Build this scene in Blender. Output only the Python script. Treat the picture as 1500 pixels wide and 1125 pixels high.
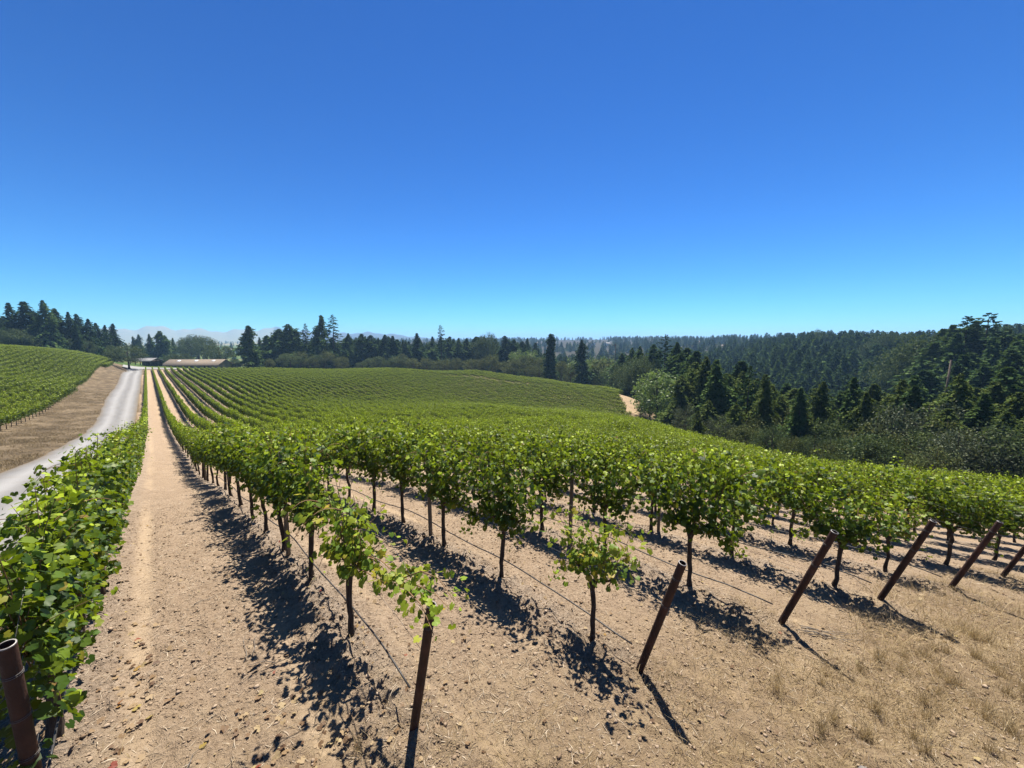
import bpy, math, random
import numpy as np
from mathutils import Matrix, Vector
PI = math.pi
rad = math.radians
for o in list(bpy.data.objects):
    bpy.data.objects.remove(o)
SC = bpy.context.scene
COL = SC.collection
# ------------------------------------------------------------------ camera, sky, sun, exposure
ZC = 50.0                                   # eye height in the scene's own datum
YAW, PITCH, FPX = rad(43.4), rad(6.6), 565.0
cam_d = bpy.data.cameras.new('camera')
cam_d.sensor_width = 36.0
cam_d.lens = FPX / 1500 * 36
cam_d.clip_start = 0.05
cam_d.clip_end = 40000
cam = bpy.data.objects.new('camera', cam_d)
COL.objects.link(cam)
cam.location = (0, 0, ZC)
cam.rotation_euler = (PI / 2 - PITCH, 0, -YAW)
SC.camera = cam
SUN_AZ, SUN_EL = rad(57.5), rad(67)
world = bpy.data.worlds.new('World')
SC.world = world
world.use_nodes = True
wn = world.node_tree
wn.nodes.clear()
sky = wn.nodes.new('ShaderNodeTexSky')
sky.sky_type = 'NISHITA'
sky.sun_disc = False
sky.sun_elevation = SUN_EL
sky.sun_rotation = SUN_AZ
sky.altitude = 250
sky.air_density = 1.0
sky.dust_density = 0.0
sky.ozone_density = 2.0
hs = wn.nodes.new('ShaderNodeMix')          # the camera's vivid white balance on a clear summer sky
hs.data_type = 'RGBA'; hs.blend_type = 'MULTIPLY'; hs.inputs[0].default_value = 1.0
hs.inputs[7].default_value = (0.50 / 6.5, 0.985 / 6.5, 1.34 / 6.5, 1)
gm = wn.nodes.new('ShaderNodeGamma'); gm.inputs[1].default_value = 1.46
up = wn.nodes.new('ShaderNodeMix'); up.data_type = 'RGBA'; up.blend_type = 'MULTIPLY'; up.inputs[0].default_value = 1.0
up.inputs[7].default_value = (4.75, 4.75, 4.75, 1)
bg = wn.nodes.new('ShaderNodeBackground')
bg.inputs[1].default_value = 0.05
wo = wn.nodes.new('ShaderNodeOutputWorld')
wn.links.new(sky.outputs[0], hs.inputs[6])
wn.links.new(hs.outputs[2], gm.inputs[0])
wn.links.new(gm.outputs[0], up.inputs[6])
wn.links.new(up.outputs[2], bg.inputs[0])
wn.links.new(bg.outputs[0], wo.inputs[0])
sun_d = bpy.data.lights.new('sun', 'SUN')
sun_d.energy = 5.0
sun_d.angle = rad(0.53)
sun_d.color = (1.0, 0.93, 0.82)
sun = bpy.data.objects.new('sun', sun_d)
COL.objects.link(sun)
sdir = Vector((math.sin(SUN_AZ) * math.cos(SUN_EL), math.cos(SUN_AZ) * math.cos(SUN_EL), math.sin(SUN_EL)))
sun.rotation_euler = sdir.to_track_quat('Z', 'Y').to_euler()
sun.location = (0, 0, ZC + 60)
SC.view_settings.view_transform = 'Standard'
SC.view_settings.look = 'None'
SC.view_settings.exposure = 1.36
SC.view_settings.gamma = 1.0
SC.view_settings.use_curve_mapping = False
SC.render.engine = 'CYCLES'
SC.cycles.use_denoising = True
SC.cycles.max_bounces = 6
SC.cycles.diffuse_bounces = 2
SC.cycles.glossy_bounces = 2
SC.cycles.transmission_bounces = 4
SC.cycles.volume_bounces = 1

# ------------------------------------------------------------------ helpers
RNG = np.random.default_rng(7)

def tag(o, label=None, cat=None, group=None, kind=None):
    if label: o['label'] = label
    if cat: o['category'] = cat
    if group: o['group'] = group
    if kind: o['kind'] = kind
    return o

def empty(name, loc, rz=0.0):
    o = bpy.data.objects.new(name, None)
    o.empty_display_size = 0.1
    o.location = loc
    o.rotation_euler = (0, 0, rz)
    COL.objects.link(o)
    return o

def mesh_from(name, V, F, mat=None, smooth=False, attrs=None):
    """V (n,3), F: list of index arrays (m,3)/(m,4) or one array"""
    me = bpy.data.meshes.new(name)
    if isinstance(F, np.ndarray): F = [F]
    F = [np.asarray(f) for f in F if len(f)]
    V = np.asarray(V, np.float32)
    me.vertices.add(len(V))
    me.vertices.foreach_set('co', V.ravel())
    loops = np.concatenate([f.ravel() for f in F]).astype(np.int32)
    counts = np.concatenate([np.full(len(f), f.shape[1]) for f in F]).astype(np.int32)
    starts = np.r_[0, np.cumsum(counts)[:-1]].astype(np.int32)
    me.loops.add(len(loops))
    me.loops.foreach_set('vertex_index', loops)
    me.polygons.add(len(counts))
    me.polygons.foreach_set('loop_start', starts)
    me.polygons.foreach_set('loop_total', counts)
    if smooth:
        me.polygons.foreach_set('use_smooth', np.ones(len(counts), bool))
    me.update(calc_edges=True)
    for k, a in (attrs or {}).items():
        at = me.attributes.new(k, 'FLOAT', 'POINT')
        at.data.foreach_set('value', np.asarray(a, np.float32))
    if mat: me.materials.append(mat)
    me.validate()
    return me

def link(name, me, parent=None):
    o = bpy.data.objects.new(name, me)
    COL.objects.link(o)
    if parent is not None: o.parent = parent
    return o

class MB:
    """collects simple shapes into one mesh"""
    def __init__(s): s.V = []; s.T = []; s.Q = []; s.n = 0
    def add(s, V, T=None, Q=None):
        V = np.asarray(V, float)
        s.V.append(V)
        if T is not None and len(T): s.T.append(np.asarray(T) + s.n)
        if Q is not None and len(Q): s.Q.append(np.asarray(Q) + s.n)
        s.n += len(V)
    def tube(s, P, R, k=6, cap=True):
        P = np.asarray(P, float); m = len(P)
        R = np.broadcast_to(np.asarray(R, float), (m,))
        T = np.gradient(P, axis=0); T /= np.linalg.norm(T, axis=1)[:, None] + 1e-12
        ref = np.array([0, 0, 1.0]) if abs(T[0, 2]) < .8 else np.array([1.0, 0, 0])
        V = []
        for i in range(m):
            a = np.cross(T[i], ref); a /= np.linalg.norm(a) + 1e-12
            b = np.cross(T[i], a)
            t = np.arange(k) * 2 * PI / k
            V.append(P[i] + R[i] * (np.cos(t)[:, None] * a + np.sin(t)[:, None] * b))
        V = np.concatenate(V)
        Q = [(i * k + j, i * k + (j + 1) % k, (i + 1) * k + (j + 1) % k, (i + 1) * k + j) for i in range(m - 1) for j in range(k)]
        T3 = []
        if cap:
            V = np.r_[V, P[:1], P[-1:]]
            c0, c1 = m * k, m * k + 1
            T3 = [(c0, (j + 1) % k, j) for j in range(k)] + [(c1, (m - 1) * k + j, (m - 1) * k + (j + 1) % k) for j in range(k)]
        s.add(V, T3, Q)
    def box(s, lo, hi):
        x0, y0, z0 = lo; x1, y1, z1 = hi
        V = [(x0, y0, z0), (x1, y0, z0), (x1, y1, z0), (x0, y1, z0), (x0, y0, z1), (x1, y0, z1), (x1, y1, z1), (x0, y1, z1)]
        s.add(V, None, [(0, 3, 2, 1), (4, 5, 6, 7), (0, 1, 5, 4), (1, 2, 6, 5), (2, 3, 7, 6), (3, 0, 4, 7)])
    def mesh(s, name, mat, smooth=False):
        F = []
        if s.T: F.append(np.concatenate(s.T))
        if s.Q: F.append(np.concatenate(s.Q))
        return mesh_from(name, np.concatenate(s.V), F, mat, smooth)
    def build(s, name, mat, parent=None, smooth=False):
        return link(name, s.mesh(name, mat, smooth), parent)

def hash2(i, j, seed=0):
    h = (i.astype(np.int64) * 374761393 + j.astype(np.int64) * 668265263 + seed * 974711) & 0x7fffffff
    h = ((h ^ (h >> 13)) * 1274126177) & 0x7fffffff
    h = h ^ (h >> 16)
    return (h & 0xffff) / 65535.0

def vnoise(x, y, seed=0):
    i = np.floor(x); j = np.floor(y); fx = x - i; fy = y - j
    fx = fx * fx * (3 - 2 * fx); fy = fy * fy * (3 - 2 * fy)
    a = hash2(i, j, seed); b = hash2(i + 1, j, seed); c = hash2(i, j + 1, seed); d = hash2(i + 1, j + 1, seed)
    return (a + (b - a) * fx) * (1 - fy) + (c + (d - c) * fx) * fy - .5

# ------------------------------------------------------------------ terrain (drop below eye level, survey points in metres)
# X runs square to the vine rows, Y along them
CP = np.array([
    (21.3, 5.4, 7.65), (22, 0.5, 7.7), (21.8, -2.9, 7.22), (37.7, 4.8, 11.34), (34.9, -2.1, 9.94), (43.6, 11, 12.82), (22.3, 11.2, 7.96), (18.7, 16.5, 7.95),
    (13.7, 20.9, 7.88), (40.2, 20.3, 11.41), (37.5, 33.1, 12.17), (8.2, 23.6, 7.52), (3.2, 24.8, 7.31), (0, 0, 3.15), (-5, -8, 2.8), (8, -10, 3.9),
    (20, -14, 5.6), (-15, -5, 2), (1.5, 2.9, 3.58), (3.8, 1.9, 3.76), (6.1, 1, 4), (8.4, 0.12, 4.34), (10.7, -0.75, 4.76), (13, -1.6, 5.13),
    (-0.8, 4.4, 3.42), (1.5, 5.5, 3.5), (1.5, 7.5, 3.8), (1.5, 10, 4.2), (1.5, 16, 5.1), (3.8, 5.4, 3.9), (3.8, 10, 4.45), (6.1, 2.3, 4.06),
    (1.5, 30, 7.4), (1.5, 45, 9.4), (1.5, 63, 11.2), (1.5, 90, 12.5), (1.5, 123, 13.2), (1.5, 180, 14.2), (1.5, 255, 15.2), (-4, 8, 3.6),
    (-4, 25, 5.7), (-5, 52, 9.2), (-6, 94, 12), (-7.5, 139, 12.9), (-8, 250, 14.8), (-12, 64, 9.6), (-12.5, 93, 11.2), (-15, 164, 12),
    (-12, 25, 5), (-12, 10, 3), (-20, 64, 7.6), (-22, 100, 8.2), (-33, 197, 4.6), (-23, 229, 6.6), (-12, 250, 11.8), (-15, 300, 11.5), (-26, 290, 7.6), (-40, 100, 4),
    (-60, 150, 0), (-60, 230, 2), (-40, 300, 8), (-30, 50, 3.5), (20, 80, 14.2), (20, 150, 14.8), (41.7, -4.7, 11.3), (45, 2, 12.9),
    (53, 15, 15.1), (67, 33, 17.3), (68, 51, 17.6), (56, 70, 17), (43, 122, 18.8), (40, 40, 13.5), (84, 106, 23.5), (100, 80, 23.5),
    (75, 90, 21.6), (137, 172, 19.4), (103, 205, 18.2), (50, 245, 17.4), (157, 139, 23), (155, 95, 25), (124, 66, 21.9), (118, 130, 22.6),
    (100, 160, 20.5), (60, 150, 18.2), (60, 200, 17.6), (60, -8, 18), (72, 8, 23), (82, 24, 26), (95, 40, 28), (30, -30, 8),
    (70, -40, 16), (120, 15, 42), (120, -10, 36), (150, -40, 30), (150, 40, 46), (190, 80, 46), (160, -15, 30), (220, 0, 36),
    (220, 60, 46), (240, 140, 44), (300, 60, 28), (400, 50, 16), (330, -40, 14), (280, 150, 40), (400, 120, 30), (420, 250, 40),
    (500, 0, 14), (600, 150, 14), (30, 300, 17.8), (80, 300, 21), (150, 260, 25), (200, 200, 30), (0, 400, 18), (120, 400, 28),
    (260, 330, 38), (-60, 400, 12), (-120, 300, 4), (0, 700, 20), (250, 700, 34), (500, 500, 38), (800, 300, 16), (900, 900, 12),
    (1100, 600, 8), (500, 1300, 14), (0, 1500, 26), (-500, 900, 22), (1300, 200, 6), (3000, 3000, 10), (0, 5000, 30), (4000, 0, 5),
    (-3000, 3000, 28), (-500, -500, 5), (500, -500, 10), (-300, 0, 0),
], float)
NCP = len(CP)
def warp(x, y, s=40.0):
    r = np.hypot(x, y) + 1e-9
    k = np.arcsinh(r / s) * s / r
    return x * k, y * k
def tps(d2): return .5 * d2 * np.log(d2 + 1e-9)
_u, _v = warp(CP[:, 0], CP[:, 1])
_P = np.c_[_u, _v] / 40
_A = np.zeros((NCP + 3, NCP + 3))
_A[:NCP, :NCP] = tps(((_P[:, None] - _P[None]) ** 2).sum(-1)) + np.eye(NCP) * 2e-4
_A[:NCP, NCP] = 1; _A[:NCP, NCP + 1:] = _P; _A[NCP, :NCP] = 1; _A[NCP + 1:, :NCP] = _P.T
_W = np.linalg.solve(_A, np.r_[CP[:, 2], 0, 0, 0])
def drop(x, y):
    x = np.asarray(x, float); y = np.asarray(y, float); sh = x.shape
    x = x.ravel(); y = y.ravel()
    u, v = warp(x, y); u = u / 40; v = v / 40
    o = np.full(u.shape, _W[NCP]) + _W[NCP + 1] * u + _W[NCP + 2] * v
    for i in range(NCP):
        o += _W[i] * tps((u - _P[i, 0]) ** 2 + (v - _P[i, 1]) ** 2)
    r = np.hypot(x, y); az = np.degrees(np.arctan2(x, y))
    # a far range of mountains
    g = np.exp(-((r - 5600) / 900) ** 2)
    prof = np.exp(-((az - 1) / 7) ** 2) * 150 + np.exp(-((az - 12) / 5) ** 2) * 128 + np.exp(-((az - 23) / 7) ** 2) * 95 + 60 * np.exp(-((az + 14) / 9) ** 2)
    prof = prof * (1 + .12 * np.sin(az * 1.7) + .06 * np.sin(az * 4.1 + 1)) 
    o = o - np.where(r > 2500, g * prof, 0)
    return o.reshape(sh)
def gz(x, y):
    return ZC - drop(x, y)
def gz1(x, y):
    return float(gz(np.array([x]), np.array([y]))[0])

ROW_D = 2.3
ROW_X0 = -0.79
def end_y(X):                                # headland line where the row ends stand
    return 3.83 - .93 * (np.asarray(X) - ROW_X0) / ROW_D
FIELD = [(-2, 4.2), (13, -2.2), (30, -9.2), (41.7, -8), (44.5, 1), (52, 13), (64, 29), (90, 49), (122, 74), (146, 85), (158, 98), (162, 125), (152, 160), (125, 200), (95, 228), (55, 250), (3, 262), (-2, 262)]
LEFT = [(-11.4, 42), (-11.8, 100), (-12.8, 164), (-11.8, 250), (-14, 298), (-75, 300), (-75, 42)]
def inside(poly, x, y):
    x = np.asarray(x, float); y = np.asarray(y, float)
    c = np.zeros(x.shape, bool)
    n = len(poly)
    for i in range(n):
        x1, y1 = poly[i]; x2, y2 = poly[(i + 1) % n]
        cond = (y1 > y) != (y2 > y)
        with np.errstate(divide='ignore', invalid='ignore'):
            xi = (x2 - x1) * (y - y1) / (y2 - y1 + 1e-12) + x1
        c ^= cond & (x < xi)
    return c
def avenue(x, y):                            # grass avenue between the two blocks on the knoll
    ax, ay, bx, by = 103, 205, 148, 83
    t = ((x - ax) * (bx - ax) + (y - ay) * (by - ay)) / ((bx - ax) ** 2 + (by - ay) ** 2)
    d = np.abs((x - ax) * (by - ay) - (y - ay) * (bx - ax)) / math.hypot(bx - ax, by - ay)
    return (d < 1.5) & (t > -.05) & (t < 1.05)

# ------------------------------------------------------------------ materials
def new_mat(name):
    m = bpy.data.materials.new(name); m.use_nodes = True
    nt = m.node_tree; nt.nodes.clear()
    out = nt.nodes.new('ShaderNodeOutputMaterial')
    return m, nt, out
def N(nt, t, **kw):
    n = nt.nodes.new(t)
    for k, v in kw.items(): setattr(n, k, v)
    return n
def ramp(nt, stops, interp='LINEAR'):
    r = nt.nodes.new('ShaderNodeValToRGB'); r.color_ramp.interpolation = interp
    e = r.color_ramp.elements
    while len(e) < len(stops): e.new(.5)
    for q, (p, c) in zip(e, stops):
        q.position = p; q.color = (*c, 1)
    return r
def mix(nt, fac, a, b, mode='MIX'):
    m = nt.nodes.new('ShaderNodeMix'); m.data_type = 'RGBA'; m.blend_type = mode
    for s, v in ((0, fac), (6, a), (7, b)):
        if isinstance(v, bpy.types.NodeSocket): nt.links.new(v, m.inputs[s])
        elif s == 0: m.inputs[0].default_value = v
        else: m.inputs[s].default_value = (*v, 1)
    return m.outputs[2]
def math_(nt, op, a, b=None, c=None, clamp=False):
    m = nt.nodes.new('ShaderNodeMath'); m.operation = op; m.use_clamp = clamp
    for i, v in enumerate((a, b, c)):
        if v is None: continue
        if isinstance(v, bpy.types.NodeSocket): nt.links.new(v, m.inputs[i])
        else: m.inputs[i].default_value = v
    return m.outputs[0]
def noise(nt, vec, scale, detail=4, rough=.55):
    n = nt.nodes.new('ShaderNodeTexNoise')
    n.inputs['Scale'].default_value = scale; n.inputs['Detail'].default_value = detail; n.inputs['Roughness'].default_value = rough
    if vec is not None: nt.links.new(vec, n.inputs['Vector'])
    return n.outputs[0]
def attr(nt, name):
    a = nt.nodes.new('ShaderNodeAttribute'); a.attribute_name = name
    return a.outputs['Fac']

ALB = {n: .76 for n in ('soil_clod', 'dry_straw', 'grey_litter', 'fallen_leaf', 'tan_shingle_roof', 'grey_metal_roof', 'white_paint', 'skylight_panel', 'tan_wall', 'weathered_stake', 'cut_pipe_rim')}
def tone(name, stops):                       # settle an albedo against the common exposure
    k = ALB.get(name, 1.0)
    return [(p, tuple(v * k for v in c)) for p, c in stops]

def leaf_material(name, stops, transl, tfac=.4, rough=.42, spec=.35, back=None, young_or_lit=None):
    m, nt, out = new_mat(name)
    g = N(nt, 'ShaderNodeNewGeometry'); oi = N(nt, 'ShaderNodeObjectInfo')
    f = math_(nt, 'FRACT', math_(nt, 'ADD', g.outputs['Random Per Island'], oi.outputs['Random']))
    r = ramp(nt, tone(name, stops))
    nt.links.new(f, r.inputs[0])
    rc_ = r.outputs[0]
    if young_or_lit: rc_ = mix(nt, attr(nt, 'young_or_lit'), rc_, young_or_lit)
    hsv = N(nt, 'ShaderNodeHueSaturation')
    nt.links.new(rc_, hsv.inputs['Color'])
    v = math_(nt, 'MULTIPLY_ADD', oi.outputs['Random'], .36, .82)
    nt.links.new(v, hsv.inputs['Value'])
    col = hsv.outputs[0]
    if back: col = mix(nt, math_(nt, 'MULTIPLY', g.outputs['Backfacing'], .55), col, back)
    p = N(nt, 'ShaderNodeBsdfPrincipled')
    nt.links.new(col, p.inputs['Base Color'])
    p.inputs['Roughness'].default_value = rough
    p.inputs['Specular IOR Level'].default_value = spec
    t = N(nt, 'ShaderNodeBsdfTranslucent')
    tc = mix(nt, .5, hsv.outputs[0], transl, 'MIX')
    nt.links.new(tc, t.inputs[0])
    ms = N(nt, 'ShaderNodeMixShader'); ms.inputs[0].default_value = tfac
    nt.links.new(p.outputs[0], ms.inputs[1]); nt.links.new(t.outputs[0], ms.inputs[2])
    nt.links.new(ms.outputs[0], out.inputs[0])
    return m

def simple(name, stops, scale=6, rough=.8, bump=0.0, bscale=None, stretch=(1, 1, 1), spec=.3, metallic=0.0, island=0.0):
    m, nt, out = new_mat(name)
    tc = N(nt, 'ShaderNodeTexCoord')
    mp = N(nt, 'ShaderNodeMapping'); mp.inputs['Scale'].default_value = stretch
    nt.links.new(tc.outputs['Object'], mp.inputs[0])
    n = noise(nt, mp.outputs[0], scale)
    r = ramp(nt, tone(name, stops))
    if island:
        g = N(nt, 'ShaderNodeNewGeometry')
        nn = math_(nt, 'ADD', math_(nt, 'MULTIPLY', n, 1 - island), math_(nt, 'MULTIPLY', g.outputs['Random Per Island'], island))
        nt.links.new(nn, r.inputs[0])
    else: nt.links.new(n, r.inputs[0])
    p = N(nt, 'ShaderNodeBsdfPrincipled')
    nt.links.new(r.outputs[0], p.inputs['Base Color'])
    p.inputs['Roughness'].default_value = rough
    p.inputs['Specular IOR Level'].default_value = spec
    p.inputs['Metallic'].default_value = metallic
    if bump:
        b = N(nt, 'ShaderNodeBump'); b.inputs['Strength'].default_value = bump; b.inputs['Distance'].default_value = .02
        nt.links.new(noise(nt, mp.outputs[0], bscale or scale * 4, 5), b.inputs['Height'])
        nt.links.new(b.outputs[0], p.inputs['Normal'])
    nt.links.new(p.outputs[0], out.inputs[0])
    return m

M = {}
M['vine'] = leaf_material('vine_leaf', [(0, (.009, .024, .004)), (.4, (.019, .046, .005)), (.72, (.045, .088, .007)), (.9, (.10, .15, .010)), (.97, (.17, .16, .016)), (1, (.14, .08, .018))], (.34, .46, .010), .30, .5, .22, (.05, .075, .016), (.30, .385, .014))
M['vine_yellow'] = leaf_material('vine_leaf_pale', [(0, (.05, .10, .010)), (.5, (.12, .19, .015)), (.85, (.22, .25, .02)), (1, (.32, .22, .03))], (.36, .42, .02), .32, .5, .22, (.09, .12, .03), (.22, .30, .02))
M['cane'] = simple('cane_bark', [(.3, (.10, .055, .025)), (.7, (.20, .12, .055))], 12, .7)
M['bark'] = simple('vine_bark', [(.3, (.022, .015, .011)), (.7, (.075, .052, .038))], 30, .9, .8, 60, (1, 1, .25))
M['tree_bark'] = simple('tree_bark', [(.3, (.03, .022, .017)), (.7, (.085, .06, .045))], 4, .9, .6, 20, (1, 1, .2))
M['conifer'] = leaf_material('conifer_needles', [(0, (0.025, 0.053, 0.015)), (.5, (0.048, 0.088, 0.024)), (1, (0.088, 0.128, 0.035))], (.08, .13, .02), .25, .8, .04)
M['conifer_blue'] = leaf_material('redwood_needles', [(0, (0.014, 0.034, 0.012)), (.5, (0.026, 0.055, 0.017)), (1, (0.050, 0.079, 0.024))], (.06, .10, .015), .2, .8, .04)
M['olive_needles'] = leaf_material('olive_needles', [(0, (0.034, 0.057, 0.013)), (.5, (0.068, 0.101, 0.023)), (1, (0.124, 0.150, 0.039))], (.10, .14, .02), .25, .8, .04)
M['oak'] = leaf_material('oak_leaf', [(0, (0.029, 0.051, 0.020)), (.5, (0.058, 0.087, 0.032)), (1, (0.109, 0.131, 0.051))], (.10, .14, .03), .25, .65, .1)
M['silver'] = leaf_material('grey_leaf', [(0, (0.031, 0.045, 0.021)), (.5, (0.059, 0.078, 0.039)), (1, (0.133, 0.147, 0.087))], (.10, .12, .04), .2, .6, .12)
M['bright'] = leaf_material('pale_leaf', [(0, (.045, .085, .018)), (.5, (.085, .13, .03)), (1, (.13, .17, .05))], (.22, .32, .05), .35, .5, .3)
M['olive'] = leaf_material('olive_brown_leaf', [(0, (0.036, 0.056, 0.017)), (.5, (0.070, 0.095, 0.028)), (1, (0.133, 0.137, 0.048))], (.12, .13, .03), .25, .65, .1)
M['rust'] = simple('rusty_steel', [(.25, (.022, .011, .008)), (.5, (.042, .017, .011)), (.68, (.065, .027, .017)), (.8, (.11, .055, .034))], 9, .75, .35, 60, (1, 1, .5), .45, .25)
M['steel'] = simple('galvanised_wire', [(.3, (.07, .068, .066)), (.7, (.16, .155, .15))], 20, .65, 0, None, (1, 1, 1), .3, .3)
M['rim'] = simple('cut_pipe_rim', [(.3, (.22, .20, .19)), (.7, (.42, .40, .38))], 40, .5, 0, None, (1, 1, 1), .5, .4)
M['stake'] = simple('weathered_stake', [(.3, (.10, .085, .07)), (.7, (.24, .21, .18))], 8, .85, .5, 50, (1, 1, .1))
M['hose'] = simple('black_poly_hose', [(.3, (.012, .012, .013)), (.7, (.05, .045, .042))], 5, .5, 0, None, (1, 1, 1), .4)
M['straw'] = leaf_material('dry_straw', [(0, (.26, .18, .09)), (.5, (.42, .31, .16)), (1, (.56, .44, .25))], (.5, .38, .18), .25, .6, .3)
M['straw_dull'] = leaf_material('dull_straw', [(0, (.07, .052, .026)), (.5, (.15, .112, .06)), (1, (.27, .21, .12))], (.2, .15, .07), .2, .7, .1)
M['greystraw'] = leaf_material('grey_litter', [(0, (.10, .075, .055)), (.5, (.30, .24, .17)), (1, (.52, .44, .33))], (.3, .2, .1), .1, .7, .2)
M['dryleaf'] = leaf_material('fallen_leaf', [(0, (.10, .055, .03)), (.35, (.22, .14, .075)), (.75, (.34, .245, .135)), (.93, (.37, .29, .15)), (.97, (.34, .26, .06)), (1, (.20, .035, .025))], (.4, .25, .08), .2, .6, .25)
M['clod'] = simple('soil_clod', [(.15, (.18, .125, .082)), (.5, (.30, .222, .152)), (.9, (.42, .325, .235))], 3, .95, .3, 60, (1, 1, 1), .1, 0, .7)
M['roof_tan'] = simple('tan_shingle_roof', [(.3, (.15, .118, .085)), (.7, (.22, .175, .13))], 2, .85, .2, 8)
M['roof_grey'] = simple('grey_metal_roof', [(.3, (.13, .13, .13)), (.7, (.2, .195, .19))], 1, .6)
M['wall_dark'] = simple('dark_timber_wall', [(.3, (.06, .045, .035)), (.7, (.12, .09, .07))], 3, .8)
M['wall_tan'] = simple('tan_wall', [(.3, (.24, .19, .14)), (.7, (.32, .26, .2))], 2, .85)
M['white'] = simple('white_paint', [(.3, (.72, .72, .70)), (.7, (.82, .82, .80))], 2, .5)
M['skylight'] = simple('skylight_panel', [(.3, (.62, .64, .66)), (.7, (.74, .76, .78))], 2, .25)
M['glass'] = simple('dark_glass', [(.3, (.02, .025, .03)), (.7, (.05, .06, .07))], 2, .1, 0, None, (1, 1, 1), .6)
M['pole'] = simple('pole_wood', [(.3, (.05, .038, .03)), (.7, (.11, .085, .065))], 3, .9, .3, 20, (1, 1, .1))
M['rock'] = simple('grey_rock', [(.3, (.10, .095, .09)), (.7, (.21, .20, .19))], 6, .8, .5, 20)

# ground: masks say what the ground is made of at each place
def ground_material():
    m, nt, out = new_mat('ground')
    tc = N(nt, 'ShaderNodeTexCoord'); P = tc.outputs['Object']
    sep = N(nt, 'ShaderNodeSeparateXYZ'); nt.links.new(P, sep.inputs[0])
    n_big = noise(nt, P, .35, 3); n_mid = noise(nt, P, 2.6, 5); n_fine = noise(nt, P, 22, 6, .65); n_grit = noise(nt, P, 95, 3, .6)
    soil = ramp(nt, [(.35, (.13, .092, .062)), (.45, (.31, .235, .162)), (.56, (.38, .295, .21)), (.68, (.53, .43, .32))])
    f = math_(nt, 'ADD', math_(nt, 'MULTIPLY', n_fine, .55), math_(nt, 'ADD', math_(nt, 'MULTIPLY', n_mid, .25), math_(nt, 'MULTIPLY', n_grit, .2)))
    nt.links.new(f, soil.inputs[0])
    # greyer crusted berm under the vines and pale packed wheel tracks
    berm = attr(nt, 'berm'); trk = attr(nt, 'track')
    bcol = ramp(nt, [(.34, (.15, .118, .09)), (.5, (.315, .258, .20)), (.68, (.46, .395, .325))]); nt.links.new(f, bcol.inputs[0])
    c = mix(nt, math_(nt, 'MULTIPLY', berm, .75), soil.outputs[0], bcol.outputs[0])
    tcol = ramp(nt, [(.3, (.34, .26, .17)), (.7, (.47, .375, .26))]); nt.links.new(n_fine, tcol.inputs[0])
    tf = math_(nt, 'MULTIPLY', trk, math_(nt, 'SUBTRACT', 1.35, n_mid), None, True)
    c = mix(nt, math_(nt, 'MULTIPLY', tf, .85), c, tcol.outputs[0])
    # dry mown grass
    mp = N(nt, 'ShaderNodeMapping'); mp.inputs['Scale'].default_value = (1, .45, 1); nt.links.new(P, mp.inputs[0])
    n_g = noise(nt, mp.outputs[0], 9, 6, .7)
    n_gl = noise(nt, mp.outputs[0], .55, 4, .6)
    gcol = ramp(nt, [(.32, (.10, .070, .042)), (.45, (.25, .185, .11)), (.58, (.36, .28, .17)), (.72, (.47, .385, .25))])
    nt.links.new(math_(nt, 'ADD', math_(nt, 'MULTIPLY', n_g, .6), math_(nt, 'MULTIPLY', n_gl, .4)), gcol.inputs[0])
    dry = attr(nt, 'dry')
    dfac = math_(nt, 'MULTIPLY_ADD', math_(nt, 'SUBTRACT', n_mid, .5), 1.2, dry, True)
    dfac = math_(nt, 'MULTIPLY', dfac, math_(nt, 'GREATER_THAN', dry, .02))
    c = mix(nt, dfac, c, gcol.outputs[0])
    # verge: darker grazed grass
    vcol = ramp(nt, [(.36, (.038, .03, .017)), (.46, (.10, .076, .045)), (.54, (.16, .124, .077)), (.64, (.26, .208, .135))])
    nt.links.new(math_(nt, 'ADD', math_(nt, 'MULTIPLY', n_g, .55), math_(nt, 'MULTIPLY', n_gl, .45)), vcol.inputs[0])
    c = mix(nt, attr(nt, 'verge'), c, vcol.outputs[0])
    # far green meadows and crop land
    n_f = noise(nt, P, .012, 4)
    grn = ramp(nt, [(.35, (.045, .085, .018)), (.5, (.075, .12, .028)), (.65, (.14, .13, .05))]); nt.links.new(n_f, grn.inputs[0])
    c = mix(nt, attr(nt, 'green'), c, grn.outputs[0])
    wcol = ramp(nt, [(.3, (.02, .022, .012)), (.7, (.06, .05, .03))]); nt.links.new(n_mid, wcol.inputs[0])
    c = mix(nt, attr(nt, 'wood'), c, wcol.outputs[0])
    c = mix(nt, 1.0, c, (.80, .775, .765), 'MULTIPLY')
    p = N(nt, 'ShaderNodeBsdfPrincipled'); p.inputs['Roughness'].default_value = .95; p.inputs['Specular IOR Level'].default_value = .12
    nt.links.new(c, p.inputs['Base Color'])
    # relief; tread bars across the wheel tracks
    wv = N(nt, 'ShaderNodeTexWave'); wv.bands_direction = 'Y'; wv.inputs['Scale'].default_value = 2.6; wv.inputs['Distortion'].default_value = 1.2; wv.inputs['Detail'].default_value = 2
    nt.links.new(P, wv.inputs['Vector'])
    hh = math_(nt, 'ADD', math_(nt, 'MULTIPLY', n_fine, math_(nt, 'SUBTRACT', 1.0, math_(nt, 'MULTIPLY', tf, .75))), math_(nt, 'MULTIPLY', n_grit, .3))
    hh = math_(nt, 'ADD', hh, math_(nt, 'MULTIPLY', math_(nt, 'MULTIPLY', wv.outputs['Fac'], tf), .3))
    b = N(nt, 'ShaderNodeBump'); b.inputs['Strength'].default_value = 1.0; b.inputs['Distance'].default_value = .075
    nt.links.new(hh, b.inputs['Height']); nt.links.new(b.outputs[0], p.inputs['Normal'])
    nt.links.new(p.outputs[0], out.inputs[0])
    return m
M['ground'] = ground_material()

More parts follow.
